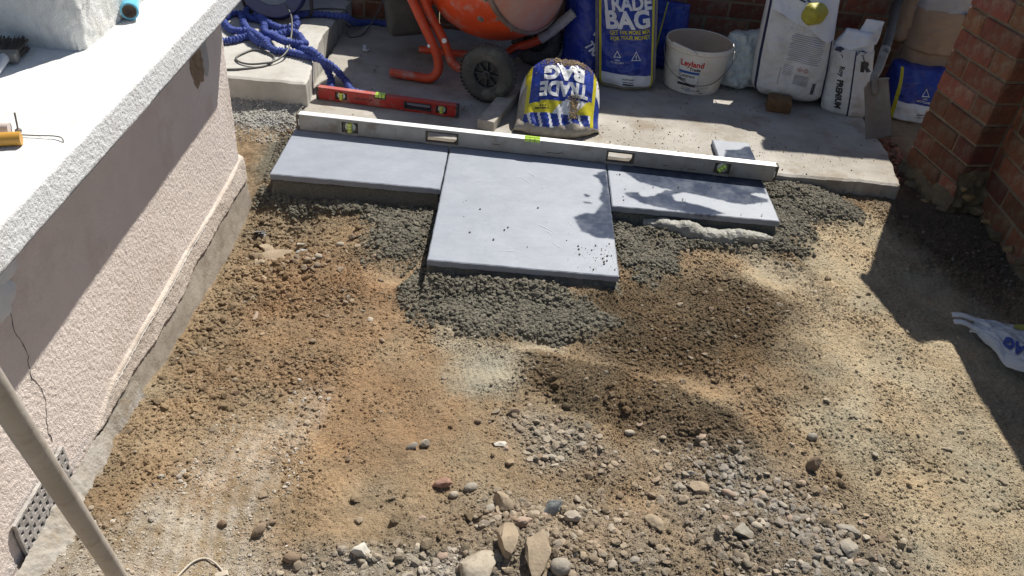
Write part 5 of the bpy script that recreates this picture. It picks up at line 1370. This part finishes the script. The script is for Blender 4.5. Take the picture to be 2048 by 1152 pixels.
# half brick at its foot
b = MB(); b.box((2.035, .845, .010), (.105, .085, .060), rotz(-.15), .008, 0, 2, .003)
o = b.build('half_brick', M('dark_old_brick', (.20, .115, .05), (.12, .07, .035), 25, .95, .7, 100, .004), loc=(2.035, .845, -.018), smooth='auto'); tag(o, 'dirty half brick propping the foot of the tall white sack', 'brick')

# narrow printed sack, crumpled top
rsck = Sack((2.365, .93, -.03), .22, .29, .19, -.25, .07, -.16, seed=51, topw=.88, topd=.6, wr=.014)
tr_ = empty('render_sack', (2.365, .93, -.03), 'slumped white sack with black vertical lettering and crumpled open top, behind the shovel', 'sack')
rsck.mesh('sack', lambda s, v: 1 if abs(s - .12) < .035 or s < -.93 else 0, [WSACK, NAVY], tr_)
rsck.pr('lettering', text_mesh('Roy', .030, .001, .9), -.36, .70, INK, tr_, -math.pi / 2 + .05)
rsck.pr('lettering', text_mesh('PREMIUM', .036, .002, .85), -.33, .36, INK, tr_, -math.pi / 2 + .05)
rsck.pr('lettering', text_mesh('R', .055, .004, 1.2), .62, .80, INK, tr_)
for sx in (-.55, .42):
    um = joinp((np.array([(0, 0), (.022, .004), (.012, .018), (-.008, .022), (-.022, .012)]), [(0, 1, 2, 3, 4)]), shift(rect(.004, .026), .003, -.012))
    rsck.pr('umbrella_mark', um, sx, .955, NAVY, tr_, .5)
cr1 = Sack((2.325, .95, .235), .17, .10, .09, -.2, .02, .05, seed=55, wr=.022, topw=.7, topd=.3); cr1.mesh('crumpled_top', lambda s, v: 0, [MATS['flap_white']], tr_, 26, 22)
cr2 = Sack((2.375, .96, .28), .095, .105, .05, -.3, .02, .10, seed=57, wr=.016, topw=.8, topd=.3); cr2.mesh('crumpled_top', lambda s, v: 0, [MATS['flap_white']], tr_, 22, 22)

# shovel
STEEL = M('dusty_shovel_steel', (.24, .24, .235), (.16, .16, .155), 7, .6, .2, 60, .001, metal=.3, c3=(.42, .40, .37), s3=6, a3=.6)
sh = empty('shovel', (2.43, .63, -.02), 'square-mouth shovel with dusty steel blade and dark shaft leaning on the brick wall', 'shovel')
A0 = np.array([2.432, .628, -.022]); A1 = np.array([2.340, .665, .232])
ex = np.array([.97, .12, 0.]); ex -= (A1 - A0) * (ex @ (A1 - A0)) / ((A1 - A0) @ (A1 - A0)); ex /= np.linalg.norm(ex); en = np.cross(ex, (A1 - A0) / np.linalg.norm(A1 - A0))
nu, nv = 22, 30
u, v = np.meshgrid(np.linspace(-1, 1, nu), np.linspace(0, 1, nv)); u = u.ravel(); v = v.ravel()
def blade(u, v, th):
    w = .060 - .008 * v - .004 * sst(.9, 1, v) 
    P_ = A0[None] + v[:, None] * (A1 - A0)[None] + (u * w)[:, None] * ex[None]
    dz = .012 * np.abs(u) ** 3 - .010 * np.exp(-(u / .30) ** 2) * sst(.25, 1, v) - .02 * sst(.92, 1.0, v) * np.abs(u) ** 2 * -1
    return P_ + (dz + th)[:, None] * en[None]
Va = blade(u, v, 0 * u); Vb = blade(u, v, 0 * u + .0025); F = grid_faces(nu, nv)
bor = list(range(nu)) + [nu * (j + 1) - 1 for j in range(1, nv)] + [nu * (nv - 1) + i for i in range(nu - 2, -1, -1)] + [nu * j for j in range(nv - 2, 0, -1)]
Fs = np.array([[bor[i], bor[(i + 1) % len(bor)], bor[(i + 1) % len(bor)] + len(Va), bor[i] + len(Va)] for i in range(len(bor))])
put('blade', np.vstack([Va, Vb]), np.vstack([F[:, ::-1], F + len(Va), Fs]), STEEL, sh, smooth=True)
b = MB(); sp = smooth_path([A1 + (A0 - A1) * .25 - en * .004, A1 - en * .006, (2.366, .72, .255), (2.390, .775, .290), (2.408, .815, .314)], .012)
b.tube(sp, 0, 14, rf=np.linspace(.014, .021, len(sp))); b.build('socket', STEEL, sh, True)
b = MB(); b.tube(smooth_path([(2.395, .785, .297), (2.41, .82, .317), (2.449, .92, .362), (2.493, 1.04, .404), (2.529, 1.13, .434), (2.66, 1.46, .56)], .03), .0195, 14); b.build('shaft', M('black_shaft', (.025, .026, .028), (.05, .05, .05), 20, .45, .2, 60, .001), sh, 'auto')

# heap of sacks behind the brick pier
hb, hq = trade_bag('building_sand_bag', (2.77, 1.08, -.085), .34, .24, .26, 'dark blue bag lying in the corner behind the brick pier', lean=.12, seed=71, texts=False, zone=lambda s, v: 1 if .80 < abs(s) < .87 else (3 if v < .10 else (2 if v < .42 and abs(s) < .80 else 0)))
HZ = 0
hq.pr('recycling_mark', joinp(outline(np.array(TRI) * .022, .006), shift(text_mesh('LDPE', .010, .0002), 0, -.022), shift(text_mesh('RECYCLABLE', .011, .0003), 0, -.034)), -.15, .62, PW, hb)
hq.pr('small_print', joinp(shift(text_mesh('SHARP SAND', .010, .0003), 0, .006), shift(rect(.05, .003), 0, -.006)), -.1, .22, INK, hb)
k1 = Sack((2.86, 1.22, .08), .40, .17, .22, .1, .02, 0, seed=73, topd=.8, wr=.010)
e1 = empty('paper_sack', (2.86, 1.22, .08), 'brown paper sack folded on top of the dark blue corner bag', 'sack'); k1.mesh('sack', lambda s, v: 0, [PAPER], e1)
k2 = Sack((2.84, 1.20, .20), .36, .20, .22, -.05, .02, -.04, seed=75, topd=.8, wr=.010)
e2 = empty('paper_sack', (2.84, 1.20, .20), 'brown paper sack with a yellow and navy label, middle of the corner heap', 'sack'); k2.mesh('sack', lambda s, v: 0, [PAPER], e2)
k2.pr('label_patch', rect(.07, .09), .28, .60, PY_, e2); k2.pr('label_patch', rect(.07, .035), .28, .95, NAVY, e2); k2.pr('label_patch', rect(.04, .03), .22, .22, NAVY, e2)
k3 = Sack((2.80, 1.22, .36), .30, .20, .20, -.1, .0, .02, seed=77, topd=.7, wr=.012)
e3 = empty('wrapped_sack', (2.80, 1.22, .36), 'clear plastic wrapped sack at the top of the corner heap', 'sack'); k3.mesh('sack', lambda s, v: 0, [M('grey_polythene', (.36, .36, .38), (.30, .30, .33), 9, .22, .5, 25, .008)], e3)
k4 = Sack((2.675, 1.25, .22), .13, .32, .12, .1, .02, .05, seed=79, topd=.6)
e4 = empty('printed_sack', (2.675, 1.25, .22), 'narrow black-striped sack edge left of the corner heap', 'sack'); k4.mesh('sack', lambda s, v: 1 if int(v * 16) % 2 and s > -.2 else 0, [PAPER, INK], e4)

# plastic bag on the soil at the right edge
rb = empty('polythene_bag', (2.42, -.66, -.07), 'limp clear polythene bag with blue letters on the soil at the right edge', 'bag')
def rbag(s, t):
    s = np.asarray(s, float); t = np.asarray(t, float)        # t along the bag from its torn handles, s across
    w = .03 + .10 * sst(0, .35, t) + .03 * t
    ax = np.array([.78, -.62]); pr_ = np.array([.62, .78])
    x = 2.345 + ax[0] * t * .46 + pr_[0] * s * w; y = -.615 + ax[1] * t * .46 + pr_[1] * s * w
    z = -.060 + .045 * np.sqrt(np.clip(1 - np.abs(s) ** 2.2, 0, 1)) * (.35 + .65 * sst(0, .5, t)) + .022 * fbm(s * .12, t * .46, .07, 3, 91) + .022 * np.abs(fbm(s * .12 + t * .25, t * .2 - s * .05, .05, 3, 92, .6))
    return np.stack([x, y, z], -1)
Sg, Tg = np.meshgrid(np.linspace(-1, 1, 80), np.linspace(0, 1, 130))
put('sack', rbag(Sg.ravel(), Tg.ravel()), grid_faces(80, 130), POLY, rb, smooth=True)
for (sx, L_) in ((-.75, .06), (.25, .08)):
    b = MB(); p0 = rbag(np.array([sx]), np.array([.02]))[0]; b.tube(smooth_path([p0 + np.array([.03, -.02, .0]), p0, p0 + np.array([-L_ * .6, .012, .012]), p0 + np.array([-L_, .02, .004])], .008), .010, 10, rf=None); 
    Vv = np.array(b.V); Vv[:, 2] = -.045 + (Vv[:, 2] + .045) * .75; put('handle_strip', Vv, b.F, POLY, rb, smooth=True)
V_, F_ = text_mesh('BAG', .045, .003, .95, .006); P_ = rbag(-.52 - V_[:, 1] / .10, .30 - V_[:, 0] / .46); P_[:, 2] += .004
put('lettering', P_, F_, M('bag_blue_ink', (.04, .07, .26), (.05, .08, .30)), rb)
pp = rbag(np.array([.9]), np.array([.75]))[0]
Sg, Tg = np.meshgrid(np.linspace(.45, .75, 12), np.linspace(.22, .7, 12)); P_ = rbag(Sg.ravel(), Tg.ravel()); P_[:, 2] += .003
put('printed_stripe', P_, grid_faces(12, 12), M('dull_yellow_ink', (.40, .38, .08), (.34, .32, .06)), rb, smooth=True)

# ------------------------------------------------------------------ hose, reel and cables
HOSE = M('blue_fabric_hose', (.035, .060, .25), (.050, .085, .33), 60, .85, .8, 200, .004, c3=(.16, .20, .44), s3=70, a3=.6)
h1 = [(-.55, .74, .1), (-.443, .76, .1), (-.404, .784, .1), (-.359, .831, .1), (-.305, .817, .102), (-.259, .794, .104), (-.267, .751, .104), (-.318, .793, .110), (-.368, .878, .112), (-.419, .983, .104), (-.462, 1.094, .1), (-.5, 1.1, .1), (-.518, 1.047, .1), (-.503, .975, .1), (-.454, .899, .1), (-.396, .857, .112),
      (-.351, .854, .118), (-.271, .764, .120), (-.217, .71, .102), (-.158, .705, .1), (-.096, .688, .1), (-.033, .665, .1), (.010, .650, .098), (.052, .661, .07), (.080, .690, .02), (.105, .680, -.004), (.14, .60, -.006), (.20, .585, -.006)]
h2_ = [(.05, .60, -.004), (.034, .691, -.002), (.021, .689, .045), (.005, .660, .098), (-.035, .677, .122), (-.095, .728, .110), (-.159, .752, .124), (-.214, .792, .124), (-.254, .852, .112), (-.279, .888, .102), (-.235, .893, .102), (-.197, .939, .1), (-.153, .907, .1), (-.113, .832, .1), (-.09, .769, .118), (-.116, .736, .128), (-.177, .747, .130), (-.234, .815, .118), (-.30, .90, .102), (-.345, 1.033, .1), (-.411, 1.062, .1), (-.452, 1.129, .1), (-.46, 1.2, .1)]
h3 = [(-.40, 1.10, .102), (-.345, 1.033, .112), (-.289, .995, .1), (-.236, .972, .1), (-.19, 1.02, .1), (-.215, 1.15, .1), (-.128, 1.196, .1), (-.047, 1.195, .1), (.0, 1.205, .098), (.02, 1.30, .04), (.04, 1.42, -.002), (.08, 1.447, -.004), (.20, 1.435, -.004), (.32, 1.42, -.004)]
hs_ = empty('garden_hose', (-.2, .8, .085), 'crinkled blue expandable hose coiled on the concrete step', 'hose')
for pth in (h1, h2_, h3):
    P_ = smooth_path(pth, .0022); n = len(P_); L_ = np.concatenate([[0], np.cumsum(np.linalg.norm(np.diff(P_, axis=0), axis=1))])
    ph = L_ / .0150 + .5 * fbm(L_, L_ * 0, .02, 2, 3)
    rf = .0142 + .0030 * np.sin(2 * math.pi * ph) + .0022 * fbm(L_, L_ * 0, .012, 2, 7)
    b = MB(); b.tube(P_, 0, 12, rf=rf); b.build('hose_length', HOSE, hs_, True)
CABG = M('grey_cable', (.13, .13, .125), (.09, .09, .09), 30, .5)
c1 = [(-.50, .46, .088), (-.349, .487, .089), (-.276, .513, .089), (-.213, .552, .089), (-.19, .607, .089), (-.198, .663, .09), (-.245, .703, .09), (-.297, .717, .09), (-.331, .669, .089), (-.344, .614, .089), (-.316, .571, .091), (-.269, .551, .094), (-.216, .564, .097), (-.171, .606, .098), (-.142, .677, .115), (-.150, .775, .135), (-.175, .90, .15), (-.215, 1.03, .15), (-.26, 1.10, .17), (-.30, 1.14, .19)]
o = empty('extension_cable', (-.25, .6, .085), 'grey cable looped over the hose on the concrete step', 'cable'); b = MB(); b.tube(smooth_path(c1, .008), .0042, 10); b.build('cable', CABG, o, True)
c2 = [(-.25, 1.20, .10), (-.197, 1.261, .089), (-.14, 1.308, .089), (-.059, 1.326, .089), (-.02, 1.325, .080), (.01, 1.36, .0), (-.006, 1.388, -.012), (-.02, 1.392, -.012), (-.015, 1.36, -.010), (-.02, 1.29, .03), (.0, 1.235, .0), (.023, 1.236, -.012), (.065, 1.286, -.010), (.096, 1.405, .02), (.14, 1.48, .12), (.17, 1.49, .30), (.2, 1.49, .5)]
o = empty('extension_cable', (0, 1.3, .0), 'thin dark cable running from the reel down beside the step to the wall', 'cable'); b = MB(); b.tube(smooth_path(c2, .008), .0036, 10); b.build('cable', CABG, o, True)
RC_ = np.array([-.315, 1.145, .235]); RN = np.array([.10, -.88, .42]); RN /= np.linalg.norm(RN)
rl_ = empty('cable_reel', (-.315, 1.13, .085), 'dark blue cable reel standing behind the hose at the top edge', 'cable reel')
REELB = M('reel_plastic', (.025, .035, .11), (.035, .045, .14), 20, .35)
b = MB(); b.lathe([(.095, .030), (.145, .030), (.150, .026), (.150, .020), (.146, .017), (.095, .019)], RC_, RN, 48); b.build('reel_flange', REELB, rl_, 'auto')
b = MB(); b.lathe([(.095, -.050), (.145, -.050), (.150, -.046), (.150, -.040), (.146, -.037), (.095, -.039)], RC_, RN, 48); b.build('reel_flange', REELB, rl_, 'auto')
b = MB(); b.lathe([(.0001, .028), (.092, .028), (.097, .024)], RC_, RN, 40); b.build('reel_face', M('reel_face_grey', (.10, .13, .18), (.16, .20, .24), 30, .35, .4, 60, .003), rl_, 'auto')
b = MB()
for k in range(4): b.lathe([(.120 + .005 * math.cos(a), -.028 + .014 * k + .006 * math.sin(a)) for a in np.linspace(0, 2 * math.pi, 9)], RC_, RN, 40)
b.build('wound_cable', BLKP, rl_, True)
b = MB(); b.box(RC_ + RN * .036 + np.array([.02, 0, -.02]), (.05, .02, .06), frame((1, 0, 0), np.cross(RN, [1, 0, 0]) * -1, RN) if False else None, .006, 0, 2); b.build('socket_box', DARKM, rl_, 'auto')
b = MB(); b.tube(smooth_path([RC_ + np.array([.16, .0, .10]), RC_ + np.array([.165, .02, -.06]), RC_ + np.array([.13, .03, -.145]), RC_ + np.array([-.12, .03, -.145]), RC_ + np.array([-.165, .02, -.06])], .01), .008, 10); b.build('reel_stand', BLKP, rl_, 'auto')
b = MB(); b.box((.108, 1.10, -.008), (.018, .055, .012), rotz(.15), .003); b.box((.124, 1.085, -.011), (.012, .025, .008), rotz(-.5), .002)
o = b.build('plastic_clip', PW, loc=(.108, 1.10, -.018)); tag(o, 'small white plastic clip lying on the shaded concrete', 'clip')

# ------------------------------------------------------------------ things on the coping
zt = ZT + .002
tb = empty('blue_tube', (-.07, -.80, zt), 'light blue plastic tube with an open end on the white coping', 'tube')
ta = np.array([-.052, -.855, zt + .020]); tdn = np.array([-.33, .94, .03]); tdn /= np.linalg.norm(tdn)
LB = M('light_blue_plastic', (.12, .48, .66), (.10, .42, .60), 12, .3)
b = MB(); b.lathe([(.0155, 0), (.0195, 0), (.0200, .004), (.0195, .03), (.0185, .035), (.0185, .30)], ta, tdn, 28); b.build('tube_body', LB, tb, 'auto')
b = MB(); b.lathe([(.0165, -.0005), (.0160, .03), (.0001, .034)], ta, tdn, 28); b.build('tube_inside', M('tube_inside_beige', (.40, .33, .27), (.33, .27, .22)), tb, True)
b = MB(); sd = np.array([-.94, -.33, 0]); b.tube([ta + tdn * .005 + sd * .027 - np.array([0, 0, .005]), ta + tdn * .28 + sd * .027 - np.array([0, 0, .005])], .010, 12); b.build('tube_clip', PW, tb, 'auto')
b = MB(); b.lathe([(.0001, .004), (.004, .004), (.004, 0)], ta + tdn * .04 + sd * .030 + np.array([0, 0, .003]), (0, 0, 1), 10); b.build('clip_hole', INK, tb)
# brush
br = empty('paint_brush', (-.21, -1.10, zt), 'old dark-bristled brush with a pale handle against the white pier', 'brush')
ba = np.array([-.172, -1.18, zt + .012]); bb = np.array([-.205, -1.045, zt + .014]); bdv = (bb - ba) / np.linalg.norm(bb - ba); bs = np.cross([0, 0, 1.], bdv)
random.seed(3); b = MB()
for i in range(260):
    u_ = random.uniform(-1, 1); w_ = random.uniform(-1, 1)
    p0 = ba + bdv * .045 + bs * u_ * .021 + np.array([0, 0, w_ * .009]); p1 = ba + bdv * random.uniform(.098, .118) + bs * (u_ * .028 + random.uniform(-.003, .003)) + np.array([0, 0, w_ * .013 + random.uniform(-.002, .002)])
    b.tube([p0, (p0 + p1) / 2 + bs * random.uniform(-.001, .001), p1], .0011, 4)
b.build('bristles', M('dark_bristle', (.07, .055, .045), (.12, .10, .085), 40, .9), br)
b = MB(); b.box(ba + bdv * .042, (.046, .022, .020), frame(Vector(bs), Vector(bdv), Vector(np.cross(bs, bdv))), .003, 0, 2); b.build('ferrule', M('dull_ferrule', (.30, .29, .28), (.22, .21, .20), 30, .5, metal=.5), br)
b = MB(); b.tube(smooth_path([ba + bdv * .035, ba, ba - bdv * .06, ba - bdv * .13], .01), 0, 12, rf=np.linspace(.010, .007, len(smooth_path([ba + bdv * .035, ba, ba - bdv * .06, ba - bdv * .13], .01)))); b.build('brush_handle', M('pale_handle', (.60, .62, .66), (.52, .54, .58)), br, True)
# tubes, nail and wire at the left edge
b = MB(); b.tube([(.010, -1.456, zt + .010), (-.12, -1.50, zt + .010)], .0115, 18); o = b.build('marker_tube', M('orange_yellow_plastic', (.56, .30, .05), (.50, .26, .04), 12, .4), loc=(-.05, -1.476, zt), smooth='auto'); tag(o, 'orange-yellow plastic tube at the left edge of the coping', 'tube')
b = MB(); b.tube([(-.026, -1.424, zt + .009), (-.14, -1.442, zt + .009)], .0100, 18); o = b.build('marker_tube', M('pale_pink_plastic', (.62, .54, .50), (.56, .48, .44), 12, .5), loc=(-.08, -1.43, zt), smooth='auto'); tag(o, 'pale pinkish tube lying just above the orange-yellow tube', 'tube')
b = MB(); b.lathe([(.0001, .004), (.005, .003), (.006, 0)], (-.019, -1.414, zt), (0, 0, 1), 12); b.tube([(-.019, -1.414, zt + .002), (-.022, -1.405, zt + .030)], .0016, 8)
o = b.build('clout_nail', M('nail_steel', (.22, .20, .18), (.16, .15, .14), 30, .5, metal=.6), loc=(-.019, -1.414, zt)); tag(o, 'short clout nail standing by the pale tube on the coping', 'nail')
b = MB(); b.tube(smooth_path([(-.02, -1.431, zt + .002), (.019, -1.428, zt + .002), (.050, -1.426, zt + .003), (.066, -1.432, zt + .001), (.0655, -1.445, zt - .02), (.0655, -1.455, zt - .045)], .005), .0011, 6)
o = b.build('loose_wire', M('dark_wire', (.14, .14, .14), (.10, .10, .10)), loc=(0, -1.43, zt)); tag(o, 'thin wire bent over the coping edge near the tubes', 'wire')

# broom handle leaning in from the lower left
pole = MB(); pd = np.array([.302 - .202, -2.06 + 1.847, .806 - .143]); pd /= np.linalg.norm(pd); pa = np.array([.202, -1.847, .143])
g0 = pa - pd * .255; g1 = pa + pd * 1.15
pole.tube(smooth_path([g0, pa, pa + pd * .5, g1], .03), .0148, 20)
o = pole.build('broom_handle', M('worn_pale_wood', (.50, .46, .41), (.38, .345, .30), 5, .65, .4, 60, .002, c3=(.28, .23, .175), s3=26, a3=.6), loc=g0, smooth='auto'); tag(o, 'worn pale wooden broom handle slanting across the lower left corner', 'broom handle')
# white plastic strip
zs_ = lambda x, y: float(height(np.array([x]), np.array([y]))[0])
sp_ = [(.225, -1.76), (.238, -1.715), (.252, -1.685), (.272, -1.672), (.295, -1.678), (.318, -1.695)]
b = MB(); b.tube(smooth_path([(x, y, zs_(x, y) + .004) for x, y in sp_], .008), .0022, 10); b.box((.312, -1.70, zs_(.312, -1.70) + .006), (.024, .016, .007), rotz(.5), .003, 0, 1, .002)
o = b.build('cable_offcut', M('dusty_white_plastic', (.48, .43, .36), (.40, .35, .28), 20, .6), loc=(.27, -1.70, zs_(.27, -1.7)), smooth='auto'); tag(o, 'bent dusty white cable offcut on the soil at the bottom left', 'cable')
# galvanised bracket in the rubble by the plinth
bz = zs_(.005, -.36) + .004
b = MB(); RBk = rotz(.3) @ Matrix.Rotation(.9, 3, 'X')
b.box((.005, -.352, bz + .018), (.034, .003, .036), RBk, .001); b.box((.005, -.34, bz + .002), (.034, .026, .003), rotz(.3), .001)
o = b.build('metal_bracket', M('galvanised', (.42, .43, .44), (.34, .35, .36), 30, .4, metal=.6), loc=(.005, -.35, bz)); tag(o, 'small galvanised metal bracket sticking out of the rubble by the plinth corner', 'bracket')
